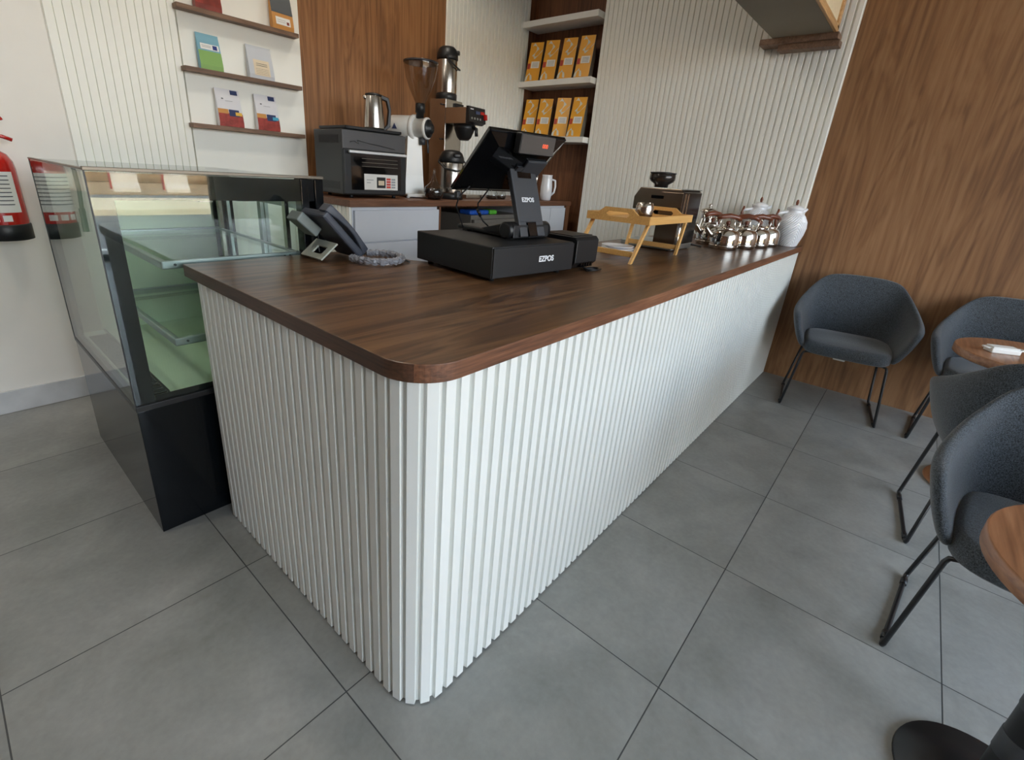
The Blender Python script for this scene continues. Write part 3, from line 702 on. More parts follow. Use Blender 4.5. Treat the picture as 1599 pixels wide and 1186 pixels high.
def pos_terminal():
    yaw = math.radians(-6); zt = HT + .117
    t = thing('point_of_sale_terminal', 'black touchscreen till on EZPOS stand atop the cash drawer', 'till', (1.030, .312, zt), yaw)
    # local: -y towards the customers, +y towards the staff
    b = MB(); b.box((-.095, .02, .004), (.095, .30, .022), .006); 
    b.prism([(-.02, .004), (.10, .004), (.16, .022), (.02, .056), (-.02, .05)], -.095, .095, M=Matrix(((0, 0, 1, 0), (1, 0, 0, 0), (0, 1, 0, 0), (0, 0, 0, 1))), bev=.003)
    b.build('base', M_black, t)
    b = MB(); b.lathe([(.024, -.112), (.030, -.108), (.030, .108), (.024, .112)], 28, M=tr(0, .012, .030) @ rot('Y', PI / 2)); b.build('hinge', M_black, t)
    b = MB()
    for sx in (-1, 1): b.box((sx * .08 - .012, .24, 0), (sx * .08 + .012, .27, .006)); b.box((sx * .08 - .012, .0, 0), (sx * .08 + .012, .03, .006))
    b.build('foot', M_black, t, split=True)
    # leaning column
    a = math.atan2(.085, .235); Mc = tr(0, -.022, .008) @ rot('X', -a)
    b = MB(); L = .255
    b.box((-.066, -.010, .052), (.066, .012, L), .004, M=Mc); b.box((-.066, -.010, .0), (-.026, .012, .056), .003, M=Mc); b.box((.026, -.010, .0), (.066, .012, .056), .003, M=Mc)
    cl = b.build('column', M_darkgrey, t)
    b = MB(); b.box((-.035, -.0125, L - .045), (.035, -.0095, L - .022), .001, M=Mc); b.box((-.022, -.012, .0), (.022, -.004, .05), M=Mc); b.build('cable_slot', M_blackgl, cl, split=True)
    text('logo', 'EZPOS', .022, M_logo, cl, Mc @ tr(0, -.0104, .132) @ rot('X', PI / 2), .0004, .0007)
    # screen: top edge towards the customers
    ty, tz, by_, bz = -.022, .370, .176, .176       # local y,z of the top and bottom edges of the screen
    ang = math.atan2(by_ - ty, tz - bz); Ln = math.hypot(by_ - ty, tz - bz)
    Ms = tr(-.050, (ty + by_) / 2, (tz + bz) / 2 - .018) @ rot('Z', math.radians(-2)) @ rot('X', ang)
    w = .365
    b = MB(); b.box((-w / 2, -.006, -Ln / 2), (w / 2, .010, Ln / 2), .004, M=Ms)
    b.loft([[(-w / 2 + .006, -.006, -Ln / 2 + .006), (w / 2 - .006, -.006, -Ln / 2 + .006), (w / 2 - .006, -.006, Ln / 2 - .006), (-w / 2 + .006, -.006, Ln / 2 - .006)],
            [(-w / 2 + .05, -.030, -Ln / 2 + .04), (w / 2 - .05, -.030, -Ln / 2 + .04), (w / 2 - .05, -.030, Ln / 2 - .04), (-w / 2 + .05, -.030, Ln / 2 - .04)]], closed=True, cap=True, smooth=False, M=Ms)
    sc = b.build('screen', M_blackgl, t)
    b = MB(); b.box((-w / 2 + .006, .010, -Ln / 2 + .006), (w / 2 - .006, .0115, Ln / 2 - .006), M=Ms); b.build('display_glass', M_blackgl, sc)
    b = MB(); b.box((w / 2 - .030, -.0078, Ln / 2 - .045), (w / 2 - .008, -.0068, Ln / 2 - .012), M=Ms); st = b.build('sticker', M_paper, sc)
    b = MB(); b.box((w / 2 - .028, -.0084, Ln / 2 - .028), (w / 2 - .010, -.0078, Ln / 2 - .022), M=Ms); b.build('sticker_print', P_flag, st)
    b = MB(); b.box((.035, -.040, -.075), (.135, -.028, .055), .004, M=Ms); b.build('mount_plate', M_darkgrey, sc)
    b = MB(); b.prism([(.13, .20), (.165, .22), (.125, .27), (.07, .245)], -.045, .045, M=Matrix(((0, 0, 1, 0), (1, 0, 0, 0), (0, 1, 0, 0), (0, 0, 0, 1))) @ tr(-.04, 0, 0)); b.build('bracket', M_darkgrey, t)
    # customer display
    Md = tr(-.044, -.040, .318) @ rot('X', math.radians(8))
    b = MB(); b.box((-.086, -.012, -.032), (.086, .016, .032), .004, M=Md); cd_ = b.build('customer_display', M_black, t)
    b = MB(); b.box((-.083, -.0135, -.029), (.083, -.012, .029), M=Md); b.build('display_window', pbr('smoked_window', srgb(82, 80, 78), .10, coat=.6), cd_)
    text('digits', '000', .019, M_led, cd_, Md @ tr(.035, -.0140, -.001) @ rot('X', PI / 2), .0003, .0)
    # cables hanging from the screen
    b = MB(); b.tube([(-.17, .12, .205), (-.185, .13, .17), (-.215, .15, .135), (-.218, .16, .10), (-.19, .17, .06), (-.165, .18, .022)], .0028, 8)
    b.box((-.226, .148, .128), (-.208, .166, .152), .003)
    b.tube([(-.075, .12, .205), (-.085, .14, .16), (-.105, .17, .11), (-.095, .18, .08), (-.075, .17, .045), (-.06, .14, .02)], .0028, 8)
    b.tube([(-.098, .18, .088), (-.084, .175, .062)], .006, 8); b.build('cable', M_black, t, split=True)
    return t
pos_terminal()
def receipt_printer():
    t = thing('receipt_printer', 'small black receipt printer beside the cash drawer', 'printer', (1.257, .268, HT), math.radians(-4))
    w, d_ = .146, .185
    pf = [(-d_ / 2, .03), (-d_ / 2, .115), (-d_ / 2 + .012, .128), (d_ / 2, .128), (d_ / 2, .004), (-d_ / 2 + .03, .004)]
    b = MB(); b.prism(pf, -w / 2, w / 2, M=Matrix(((0, 0, 1, 0), (1, 0, 0, 0), (0, 1, 0, 0), (0, 0, 0, 1))), bev=.003); b.build('body', M_black, t)
    b = MB(); b.box((-w / 2 + .006, -d_ / 2 + .03, .128), (w / 2 - .006, d_ / 2 - .01, .1315), .001); b.build('lid', M_black, t)
    b = MB()
    for k in range(5): b.box((-.03 + k * .017, -d_ / 2 + .001, .012), (-.02 + k * .017, -d_ / 2 + .02, .034))
    b.build('port', M_blackgl, t, split=True)
    b = MB(); b.tube([(-.02, -.07, .016), (.0, -.105, .006), (.04, -.125, .004), (.07, -.11, .004), (.05, -.085, .004), (0, -.09, .004), (-.03, -.12, .004), (.02, -.135, .004), (.06, -.128, .004)], .0032, 8); b.build('cable', M_black, t, split=True)
    return t
receipt_printer()

# ------------------------------------------------------------------ desk phone with wrapped cord
def desk_phone():
    t = thing('desk_phone', 'dark grey desk telephone on its stand at the worktop corner beside the display case', 'telephone', (.532, .835, HT + .001), 0)
    # local: body leans up towards -x, faces +x
    a = math.radians(47); Mb = tr(.095, 0, .008) @ rot('Y', -(PI / 2 - a))
    # body axes: z' runs up along the slanted panel, x' is its thickness
    Mb = tr(.085, 0, .022) @ rot('Y', -math.radians(43))
    b = MB(); b.box((-.030, -.080, .0), (0, .080, .215), .008, M=Mb); b.build('body', M_phone, t)
    b = MB(); b.box((-.055, .0, .150), (-.018, .078, .245), .005, M=Mb @ rot('Y', math.radians(-6))); sc = b.build('display_housing', pbr('phone_light_grey', srgb(112, 122, 120), .4), t)
    # handset
    pts = [(.012, -.055, .0), (.018, -.055, .03), (.025, -.055, .08), (.026, -.055, .12), (.022, -.055, .17), (.014, -.055, .222)]
    rows = []
    for i, (x_, y_, z_) in enumerate(pts):
        th = (.022, .016, .012, .012, .016, .022)[i]; hw = .024
        rows.append([(x_ - th, y_ - hw, z_), (x_ + th * .5, y_ - hw, z_), (x_ + th * .5, y_ + hw, z_), (x_ - th, y_ + hw, z_)])
    b = MB(); b.loft(rows, closed=True, cap=True, M=Mb); hs = b.build('handset', M_phone, t)
    bv = hs.modifiers.new('bev', 'BEVEL'); bv.width = .004; bv.segments = 2
    b = MB(); b.box((.0, .01, .03), (.004, .07, .11), .001, M=Mb); kp = b.build('keypad', M_black, t)
    # pale foot plate with a window, leaning up to the body
    b = MB()
    for (a_, c_, y0_, y1_) in ((0, .022, -.062, .078), (.058, .085, -.062, .078), (.022, .058, -.062, -.034), (.022, .058, .030, .078)): b.box((-.006, y0_, a_), (.0, y1_, c_), M=tr(-.085, 0, .006) @ rot('Y', math.radians(52)))
    b.build('stand', pbr('phone_stand', srgb(176, 180, 168), .4), t)
    return t
desk_phone()
b = MB()
cp = [(.545, .735), (.548, .690), (.560, .640), (.590, .605), (.635, .600), (.680, .620), (.712, .655), (.722, .700), (.712, .745), (.685, .780), (.650, .795)]
pts = []
for i in range(len(cp) - 1):
    for k in range(6): u = k / 6; pts.append((cp[i][0] * (1 - u) + cp[i + 1][0] * u, cp[i][1] * (1 - u) + cp[i + 1][1] * u, HT + .0165))
pts.append((cp[-1][0], cp[-1][1], HT + .0165))
b.tube(pts, .0125, 12, taper=[1 + .12 * math.sin(i * 1.9) for i in range(len(pts))])
o = tag(thing('handset_cord', 'coiled handset cord in clear plastic wrap looped on the worktop', 'cord'), 'coiled handset cord in clear plastic wrap looped on the worktop', 'cord')
for v in b.bm.verts: v.co += Vector((random.uniform(-1, 1), random.uniform(-1, 1), random.uniform(-.6, 1))) * .0028
for f_ in b.bm.faces: f_.smooth = False
w_ = b.build('plastic_wrap', M_plastic_wrap, o)
b = MB(); hp = []
for i, p in enumerate(pts[:-1]):
    q = pts[i + 1]
    for k in range(14):
        u = k / 14; c = Vector(p).lerp(Vector(q), u); tt = (Vector(q) - Vector(p)).normalized(); n_ = Vector((-tt.y, tt.x, 0)); ph = (i * 14 + k) / 7 * 2 * PI
        hp.append(c + n_ * math.cos(ph) * .0065 + Vector((0, 0, 1)) * math.sin(ph) * .0065)
b.tube(hp, .0022, 5); b.build('coil', M_darkgrey, o)
b = MB(); b.tube([(.655, .85, HT + .004), (.69, .835, HT + .004), (.72, .80, HT + .004), (.742, .75, HT + .004), (.742, .68, HT + .004), (.72, .62, HT + .004)], .003, 6)
tag(b.build('network_cable', M_black), 'thin black cable running from the telephone towards the cash drawer', 'cable')

# ------------------------------------------------------------------ bamboo tray table, cup, plates
def tray_table():
    x0, x1, y0, y1, z0 = 1.655, 2.165, .118, .425, 1.125 - HT
    cx_, cy_ = (x0 + x1) / 2, (y0 + y1) / 2; hx, hy = (x1 - x0) / 2, (y1 - y0) / 2
    t = thing('bamboo_tray_table', 'folding bamboo bed tray with cut-out handles standing on the worktop', 'tray table', (cx_, cy_, HT))
    b = MB(); b.box((-hx, -hy, z0 + .004), (hx, hy, z0 + .012)); b.build('tray_base', M_bamboo, t)
    b = MB()
    for sy in (-1, 1): b.box((-hx, sy * hy - .006, z0), (hx, sy * hy + .006, z0 + .036), .002)
    b.build('side_rail', M_bamboo, t, split=True)
    for sx in (-1, 1):       # end boards with a handle hole
        hw, n = hy + .004, 24; out = []; hole = []
        def top(u):  # u in -1..1
            a = abs(u)
            return z0 + .036 + (.026 if a < .42 else (.026 * (1 - (a - .42) / .22) if a < .64 else 0))
        b = MB(); xs = sx * hx
        us = [-1, -.64, -.42, -.36, -.30, .30, .36, .42, .64, 1]
        hl = {-.36: (.030, .036), -.30: (.022, .044), .30: (.022, .044), .36: (.030, .036)}
        for a_, c_ in zip(us, us[1:]):
            def quad(lo0, lo1, hi0, hi1):
                ps = []
                for xx in (xs - .006, xs + .006):
                    ps.append([(xx, a_ * hw, lo0), (xx, c_ * hw, lo1), (xx, c_ * hw, hi1), (xx, a_ * hw, hi0)])
                v = [[b.bm.verts.new(p) for p in q] for q in ps]
                b.bm.faces.new(v[0]); b.bm.faces.new(list(reversed(v[1])))
                for k in range(4): b.bm.faces.new((v[0][k], v[1][k], v[1][(k + 1) % 4], v[0][(k + 1) % 4]))
            if a_ in hl and c_ in hl:
                quad(z0, z0, z0 + hl[a_][0], z0 + hl[c_][0]); quad(z0 + hl[a_][1], z0 + hl[c_][1], top(a_), top(c_))
            else: quad(z0, z0, top(a_), top(c_))
        bmesh.ops.remove_doubles(b.bm, verts=b.bm.verts, dist=1e-5)
        b.build('end_board', M_bamboo, t)
    for sx in (-1, 1):      # leg frames, both swung to -x
        for sy in (-1, 1):
            b = MB(); A = Vector((sx * (hx - .03) - (0 if sx < 0 else .0), sy * (hy - .014), z0 + .002)); Bp = A + Vector((-.125 if sx < 0 else -.055, 0, -z0 + .0))
            ax = (Bp - A)
            for_ = [(-.010, -.006), (.010, -.006), (.010, .006), (-.010, .006)]
            b.loft([[(A.x + p, A.y + q, A.z) for p, q in for_], [(Bp.x + p, Bp.y + q, .0015) for p, q in for_]], closed=True, cap=True, smooth=False)
            b.build('leg', M_bamboo, t)
        A = Vector((sx * (hx - .03), 0, z0)); sh = -.125 if sx < 0 else -.055; u = .78
        b = MB(); b.box((A.x + sh * u - .006, -hy + .02, z0 * (1 - u) - .010), (A.x + sh * u + .006, hy - .02, z0 * (1 - u) + .014), .002); b.build('stretcher', M_bamboo, t)
    return t
tray_table()
t = thing('steel_cup', 'small round brushed steel cup standing on the bamboo tray', 'cup', (1.722, .180, HT + .1782))
b = MB(); b.lathe([(.026, 0), (.031, .003), (.038, .022), (.040, .042), (.038, .064), (.034, .078), (.032, .078), (.036, .04), (.022, .006)], 32); b.build('body', M_steel, t)
b = MB(); b.lathe([(.0375, .058), (.0395, .060), (.0395, .0625), (.037, .064)], 32, cap=False); b.build('band', M_chrome, t)
for k in range(3):
    b = MB(); b.lathe([(.050, .0), (.056, .001), (.080, .010), (.082, .012), (.078, .012), (.054, .005)], 48)
    o = b.build('saucer', M_ceramic); o.location = (1.850, .345, HT + k * .0125)
    tag(o, ('lowest saucer of the white stack on the worktop behind the bamboo tray legs', 'middle saucer of the white stack on the worktop under the tray', 'topmost saucer of the white stack on the worktop under the tray')[k], 'saucer', 'stack of white saucers')

# ------------------------------------------------------------------ espresso machine
def espresso_machine():
    t = thing('espresso_machine', 'steel espresso machine with grinder hopper behind the bamboo tray', 'espresso machine', (2.198, .195, HT))
    w, d_, h = .275, .27, .318
    M_es = pbr('machine_steel', srgb(112, 98, 86), .22, .9)
    b = MB(); b.box((-.018, .0, .004), (w, d_ + .03, .035), .006); b.build('drip_base', M_alu, t)
    b = MB(); b.box((.0, .012, .035), (w - .01, .115, h - .07), .004); b.build('column', M_darkgrey, t)
    pf = [(.0, h - .115), (.0, h - .012), (.012, h), (d_ - .03, h), (d_, h - .05), (d_, h - .115)]
    b = MB(); b.prism(pf, 0, w, M=Matrix(((0, 0, 1, 0), (1, 0, 0, 0), (0, 1, 0, 0), (0, 0, 0, 1))), bev=.003); b.build('head', M_es, t)
    b = MB(); b.box((-.003, -.0025, .036), (.012, .118, h - .016), .002); b.build('side_panel', M_es, t)
    b = MB(); b.box((.006, -.004, .036), (w - .004, .010, h - .012), .003); b.build('back_panel', pbr('black_steel', srgb(40, 38, 38), .16, .8), t)
    b = MB()
    for xx in (.03, .07): b.box((xx, -.006, .04), (xx + .012, -.0035, h - .02), .001)
    b.build('trim_strip', M_chrome, t, split=True)
    b = MB(); b.box((-.004, .10, h - .052), (-.001, .17, h - .036)); b.build('gauge', M_blackgl, t)
    b = MB(); b.box((.0, .0, h - .001), (w, d_ - .04, h + .004), .002); b.build('cup_tray', M_alu, t)
    b = MB(); b.lathe([(.030, h + .004), (.032, h + .02), (.052, h + .034), (.058, h + .046), (.058, h + .07), (.054, h + .074)], 32, M=tr(.055, .15, 0) @ Matrix.Diagonal((1.15, 1.15, 1, 1))); hp = b.build('hopper', pbr('smoke_plastic', srgb(52, 46, 42), .12, .3), t)
    b = MB(); b.lathe([(.054, h + .072), (.059, h + .075), (.059, h + .080), (.03, h + .083)], 32, M=tr(.055, .15, 0) @ Matrix.Diagonal((1.15, 1.15, 1, 1))); b.build('hopper_lid', M_black, hp)
    b = MB(); b.lathe([(.028, h - .165), (.034, h - .16), (.034, h - .115)], 24, M=tr(.1, .19, 0)); b.tube([(.10, .19, h - .15), (.06, .24, h - .155), (.02, .30, h - .16)], .009, 8); b.build('portafilter', M_chrome, t)
    b = MB()
    for xx in (0, w - .03):
        for yy in (.02, d_ - .01): b.cyl(.012, 0, .006, 12, M=tr(xx, yy, 0))
    b.build('foot', M_black, t, split=True)
    b = MB(); b.tube([(w - .02, .03, .03), (w + .05, .01, .02), (w + .12, -.02, .004), (w + .16, -.01, .004), (w + .17, .06, .004), (w + .13, .12, .02), (w + .25, .22, .05), (w + .45, .26, .10)], .0035, 8); b.build('power_cord', M_black, t)
    return t
espresso_machine()

# ------------------------------------------------------------------ kettles, coffee pot and jugs at the far end
def kettle(label, loc, rz, hand=0.0, r_=.078):
    t = thing('steel_kettle', label, 'kettle', loc, rz, 'polished steel kettles at the far end of the worktop')
    s = r_ / .078
    b = MB(); b.lathe([(.073 * s, 0), (.079 * s, .005), (.0795 * s, .03), (.079 * s, .072), (.075 * s, .092), (.066 * s, .106), (.052 * s, .114), (.036 * s, .118)], 48); b.build('body', M_chrome, t)
    b = MB(); b.lathe([(.079 * s, .016), (.0812 * s, .018), (.0812 * s, .022), (.079 * s, .024)], 40, cap=False); b.build('band', M_chrome, t)
    b = MB(); b.lathe([(.042 * s, .116), (.044 * s, .120), (.030 * s, .130), (.012, .134), (.010, .140)], 32); ld = b.build('lid', M_chrome, t)
    b = MB(); b.lathe([(.008, .138), (.013, .146), (.013, .156), (.007, .162)], 16); b.build('lid_knob', M_brownhandle, ld)
    b = MB(); b.tube([(.060 * s, 0, .07), (.095 * s, 0, .085), (.118 * s, 0, .112), (.128 * s, 0, .128)], .014, 12, taper=[1.3, 1.1, .8, .6]); b.build('spout', M_chrome, t)
    b = MB(); hh = .185
    for sx in (-1, 1): b.tube([(sx * .058 * s, 0, .105), (sx * .066 * s, 0, .135), (sx * .072 * s, 0, hh - .006)], .0045, 8)
    b.build('handle_bracket', M_chrome, t, split=True)
    pts = [(-.070 * s, 0, hh - .014), (-.045 * s, 0, hh - .001), (0, 0, hh + .005), (.045 * s, 0, hh - .001), (.070 * s, 0, hh - .014)]
    b = MB(); b.tube(pts, .0145, 12, taper=[.75, 1, 1.1, 1, .75]); b.build('handle', M_brownhandle, t)
    return t
kettle('nearest polished steel kettle in the row, foremost on the worktop', (2.700, .082, HT), math.radians(128))
kettle('second polished steel kettle in the row, counted from the espresso machine end', (2.885, .028, HT), math.radians(112), r_=.076)
kettle('third polished steel kettle in the row, between two others', (3.060, -.008, HT), math.radians(128), r_=.074)
kettle('farthest polished steel kettle of the row, next to white jugs', (3.225, -.030, HT), math.radians(142), r_=.074)
kettle('polished steel kettle standing behind the row, nearest the slatted wall', (2.870, .225, HT), math.radians(150))
t = thing('coffee_pot', 'tall polished steel coffee pot with domed lid behind the kettles', 'coffee pot', (3.10, .330, HT), math.radians(150))
b = MB(); b.lathe([(.060, 0), (.068, .006), (.066, .05), (.050, .13), (.046, .17), (.054, .185)], 36); b.build('body', M_chrome, t)
b = MB(); b.lathe([(.058, .183), (.060, .187), (.045, .205), (.02, .214), (.008, .217)], 36); ld = b.build('lid', M_chrome, t)
b = MB(); b.lathe([(.006, .215), (.013, .224), (.013, .232), (.006, .238)], 16); b.build('knob', M_chrome, ld)
b = MB(); b.tube([(.055, 0, .05), (.095, 0, .09), (.108, 0, .13), (.125, 0, .16)], .012, 10, taper=[1.4, 1, .7, .6]); b.build('spout', M_chrome, t)
b = MB(); b.tube([(-.048, 0, .165), (-.09, 0, .16), (-.10, 0, .11), (-.085, 0, .06), (-.06, 0, .05)], .007, 8); b.build('handle', M_brownhandle, t)
def jug(label, loc, rz):
    t = thing('ridged_jug', label, 'jug', loc, rz, 'white ridged jugs at the walnut wall')
    prof = [(.054, 0), (.060, .004), (.068, .03), (.083, .08), (.090, .125), (.085, .165), (.066, .20), (.048, .22), (.046, .232), (.052, .242)]
    seg = 144; b = MB(); rows = []
    n = 96
    def rad(z_):
        for (r0, z0), (r1, z1) in zip(prof, prof[1:]):
            if z0 <= z_ <= z1: u = (z_ - z0) / (z1 - z0); u = u * u * (3 - 2 * u) if False else u; return r0 + (r1 - r0) * u
        return prof[-1][0]
    for i in range(n + 1):
        z_ = prof[-1][1] * i / n; row = []
        for k in range(seg):
            a = 2 * PI * k / seg
            tri = abs(((k / seg * 2 + .0) % 1.0) * 2 - 1)     # chevron
            ph = (z_ / .018 + tri * 8)
            rr_ = rad(z_) + (.0036 * math.sin(2 * PI * ph) if .01 < z_ < .212 else 0)
            row.append((rr_ * math.cos(a), rr_ * math.sin(a), z_))
        rows.append(row)
    b.loft(rows, closed=True, cap=True); b.build('body', M_ceramic, t)
    b = MB(); b.tube([(.035, 0, .225), (.062, 0, .234), (.078, 0, .246)], .014, 10, taper=[1.2, .9, .5]); b.build('spout', M_ceramic, t)
    b = MB(); b.lathe([(.050, .24), (.053, .246), (.048, .252), (.030, .262), (.012, .267)], 32); ld = b.build('lid', M_ceramic, t)
    b = MB(); b.lathe([(.006, .265), (.008, .275), (.010, .285), (.006, .298), (.003, .302)], 14); b.build('finial', M_brownhandle, ld)
    b = MB(); b.tube([(-.045, 0, .222), (-.095, 0, .212), (-.112, 0, .205)], .009, 8); b.build('handle_arm', M_ceramic, t)
    b = MB(); b.tube([(-.108, 0, .235), (-.114, 0, .19), (-.108, 0, .14), (-.098, 0, .11)], .009, 8, taper=[.7, 1.1, 1.1, .7]); b.build('handle', M_brownhandle, t)
    return t
jug('white ridged ceramic jug, nearest one beside the walnut wall', (3.412, -.118, HT), math.radians(-50))
jug('white ridged ceramic jug standing behind the kettles against slatted wall', (3.435, .105, HT), math.radians(-50))
b = MB(); b.box((XW - .032, .190, 1.060), (XW - .022, .275, 1.145), .003); b.mi = 1; b.box((XW - .034, .208, 1.075), (XW - .032, .257, 1.127))
tag(b.build('wall_plate', [M_white, M_ink]), 'small white square with dark middle on the slatted wall behind the kettles', 'socket')  # flat white square with a dark middle, set on the slats
b = MB(); b.box((XW - .018, -.608 - .035, .255 - .03), (XW - .008, -.608 + .035, .255 + .03), .003); tag(b.build('wall_plate', M_white), 'white wall socket low on the walnut wall behind a chair', 'socket')

# ------------------------------------------------------------------ back counter along the left wall
BX0, BX1, BY, BZ, BT = 1.189, 3.55, 1.722, 1.097, .038
BW = YL - .024
b = MB(); b.box((BX0, BY, BZ - BT), (XW - .023, BW, BZ), .002)
tag(b.build('back_worktop', M_edge), 'narrow walnut worktop of the back counter along the left wall', 'worktop')
t = thing('drawer_cabinet', 'white drawer cabinet with fluted end under the back counter', 'cabinet', (0, 0, 0))
b = MB(); b.box((BX0 + .02, BY + .03, .0), (1.90, BW, BZ - BT - .001)); b.build('body', M_cab, t)
b = MB(); slats(b, lambda s: (BX0 + .006, BW - s), lambda s: (-1, 0), 0.0, BZ - BT - .001, .045, 0.0, BW - BY - .01, face=.72, depth=.01, slope=.06)
b.build('fluted_end', M_slatwall, t, recalc=False)
for (z0, z1) in ((.85, 1.038), (.62, .842), (.10, .61)):
    b = MB(); b.box((BX0 + .04, BY + .012, z0), (1.905, BY + .03, z1), .002); b.build('drawer_front', M_cab, t)
t = thing('wall_cabinet', 'white two-door base cabinet at niche end of the back counter', 'cabinet', (0, 0, 0))
b = MB(); b.box((3.00, BY + .03, 0), (3.50, BW, BZ - BT - .001)); b.build('body', M_cab, t)
for x0, x1 in ((3.005, 3.258), (3.263, 3.498)):
    b = MB(); b.box((x0, BY + .012, .08), (x1, BY + .03, BZ - BT - .02), .002); b.build('door', M_cab, t)
t = thing('open_bay', 'dark walnut lined open bay under the back counter around the fridge', 'cabinet', (0, 0, 0))
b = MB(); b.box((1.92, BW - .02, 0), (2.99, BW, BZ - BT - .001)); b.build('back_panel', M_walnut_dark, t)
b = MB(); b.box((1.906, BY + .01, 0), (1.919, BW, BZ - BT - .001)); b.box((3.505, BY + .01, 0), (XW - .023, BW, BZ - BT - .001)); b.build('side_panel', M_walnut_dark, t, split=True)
t = thing('undercounter_fridge', 'small taupe fridge standing in open bay under the back counter', 'fridge', (0, 0, 0))
b = MB(); b.box((2.30, BY + .08, 0.0), (2.93, BW - .03, .985), .004); b.build('body', M_grey, t)
b = MB(); b.box((2.305, BY + .045, .06), (2.925, BY + .078, .955), .004); b.build('door', M_grey, t)
M_blue = pbr('blue_packet', srgb(36, 92, 190), .4, var=.3, vscale=60); M_lime = pbr('green_packet', srgb(96, 190, 60), .4, var=.2, vscale=60)
b = MB(); b.box((2.31, BY + .10, .985), (2.53, BY + .22, 1.020), .012); tag(b.build('packet', M_blue), 'crumpled blue packet lying on the small fridge', 'packet', 'packets on the fridge')
b = MB(); b.box((2.54, BY + .10, .985), (2.63, BY + .2, 1.020), .012); tag(b.build('packet', M_lime), 'bright green packet lying on the small fridge', 'packet', 'packets on the fridge')

def toaster_oven():
    t = thing('toaster_oven', 'black countertop oven with silver handle and product sticker', 'oven', (1.495, 2.045, BZ), math.radians(-2))
    w, d_, h = .455, .34, .385
    b = MB(); b.box((-w / 2, -d_ / 2 + .012, .018), (w / 2, d_ / 2, h), .006); b.build('body', pbr('oven_side', srgb(46, 49, 50), .45), t)
    b = MB(); b.box((-w / 2, -d_ / 2 + .002, h - .105), (w / 2, -d_ / 2 + .012, h - .004), .002)
    b.build('control_panel', pbr('foil_grey', srgb(80, 80, 82), .35), t)
    b = MB(); b.box((-w / 2 + .002, -d_ / 2 - .008, .025), (w / 2 - .002, -d_ / 2 + .012, h - .108), .003); dr = b.build('door', M_black, t)
    b = MB(); b.box((-w / 2 + .045, -d_ / 2 - .0095, .05), (w / 2 - .045, -d_ / 2 - .008, h - .125)); b.build('door_glass', M_blackgl, dr)
    b = MB()
    for k in range(3): b.box((-w / 2 + .12, -d_ / 2 - .0105, h - .155 - k * .022), (w / 2 - .07, -d_ / 2 - .0095, h - .152 - k * .022))
    b.build('rack', pbr('rack_wire', srgb(110, 104, 94), .4, .6), dr)
    b = MB(); b.box((-w / 2 + .02, -d_ / 2 - .042, h - .128), (w / 2 - .02, -d_ / 2 - .028, h - .112), .004); b.box((-w / 2 + .03, -d_ / 2 - .03, h - .126), (-w / 2 + .045, -d_ / 2 - .006, h - .114)); b.box((w / 2 - .045, -d_ / 2 - .03, h - .126), (w / 2 - .03, -d_ / 2 - .006, h - .114)); b.build('handle', pbr('bright_alu', srgb(228, 230, 232), .35, .5), dr)
    b = MB(); b.box((-.095, -d_ / 2 - .0122, .052), (.155, -d_ / 2 - .0106, .145)); st = b.build('sticker', M_paper, dr)
    b = MB(); b.box((-.005, -d_ / 2 - .0132, .064), (.06, -d_ / 2 - .0122, .128), .0); b.build('oven_picture', M_black, st)
    b = MB(); b.box((.006, -d_ / 2 - .0138, .080), (.05, -d_ / 2 - .0132, .108)); b.build('picture_window', P_cream, st)
    b = MB()
    for k in range(4): b.box((.068, -d_ / 2 - .0132, .064 + k * .016), (.100, -d_ / 2 - .0122, .076 + k * .016))
    b.build('icon', pbr('sticker_red', srgb(206, 70, 50), .5), st)
    b = MB()
    for k in range(4): b.box((.106, -d_ / 2 - .0132, .064 + k * .016), (.136, -d_ / 2 - .0122, .074 + k * .016))
    b.build('sticker_text', pbr('sticker_grey', srgb(150, 156, 160), .5), st); b = MB()
    for k in range(2): b.box((-.078, -d_ / 2 - .0132, .108 - k * .016), (-.03 - k * .02, -d_ / 2 - .0122, .112 - k * .016))
    b.build('sticker_text', pbr('sticker_grey', srgb(150, 156, 160), .5), st)
    b = MB()
    for zz in (.05, h - .075):
        b = MB(); b.box((-w / 2 - .0008, -d_ / 2 + .05, zz - .004), (-w / 2 + .001, -d_ / 2 + .28, zz + .044))
        for k in range(14): b.box((-w / 2 - .0016, -d_ / 2 + .06 + k * .016, zz), (-w / 2 - .0006, -d_ / 2 + .066 + k * .016, zz + .04))
        b.build('vent', M_black, t)
    b = MB()
    for sx in (-1, 1):
        for sy in (-1, 1): b.cyl(.012, 0, .020, 12, M=tr(sx * .16, sy * .13, 0))
    b.build('foot', M_black, t, split=True)
    b = MB()    # crumpled protective film line
    zz = [(-.18, .318), (-.15, .325), (-.12, .310), (-.13, .33), (-.05, .318), (.02, .312), (.08, .305), (.14, .298)]
    b.tube([(x_, -d_ / 2 + .001, z_) for x_, z_ in zz], .002, 6); b.build('film_edge', M_black, t)
    return t
toaster_oven()
b = MB(); Mo = tr(1.50, 2.045, BZ + .3865) @ rot('Z', math.radians(-2)) @ Matrix.Diagonal((1.12, 1, 1, 1))
b.box((-.175, -.15, 0), (.175, .15, .006), .003, M=Mo); b.box((-.18, -.155, .004), (-.165, .155, .020), .002, M=Mo); b.box((.165, -.155, .004), (.18, .155, .020), .002, M=Mo); b.box((-.18, -.155, .004), (.18, -.14, .020), .002, M=Mo); b.box((-.18, .14, .004), (.18, .155, .020), .002, M=Mo)
tag(b.build('baking_tray', M_black), 'black tray lying on top of the countertop oven', 'tray')
t = thing('electric_kettle', 'brushed steel electric kettle with black handle on top of the oven', 'kettle', (1.600, 2.045, BZ + .3935), math.radians(-15))
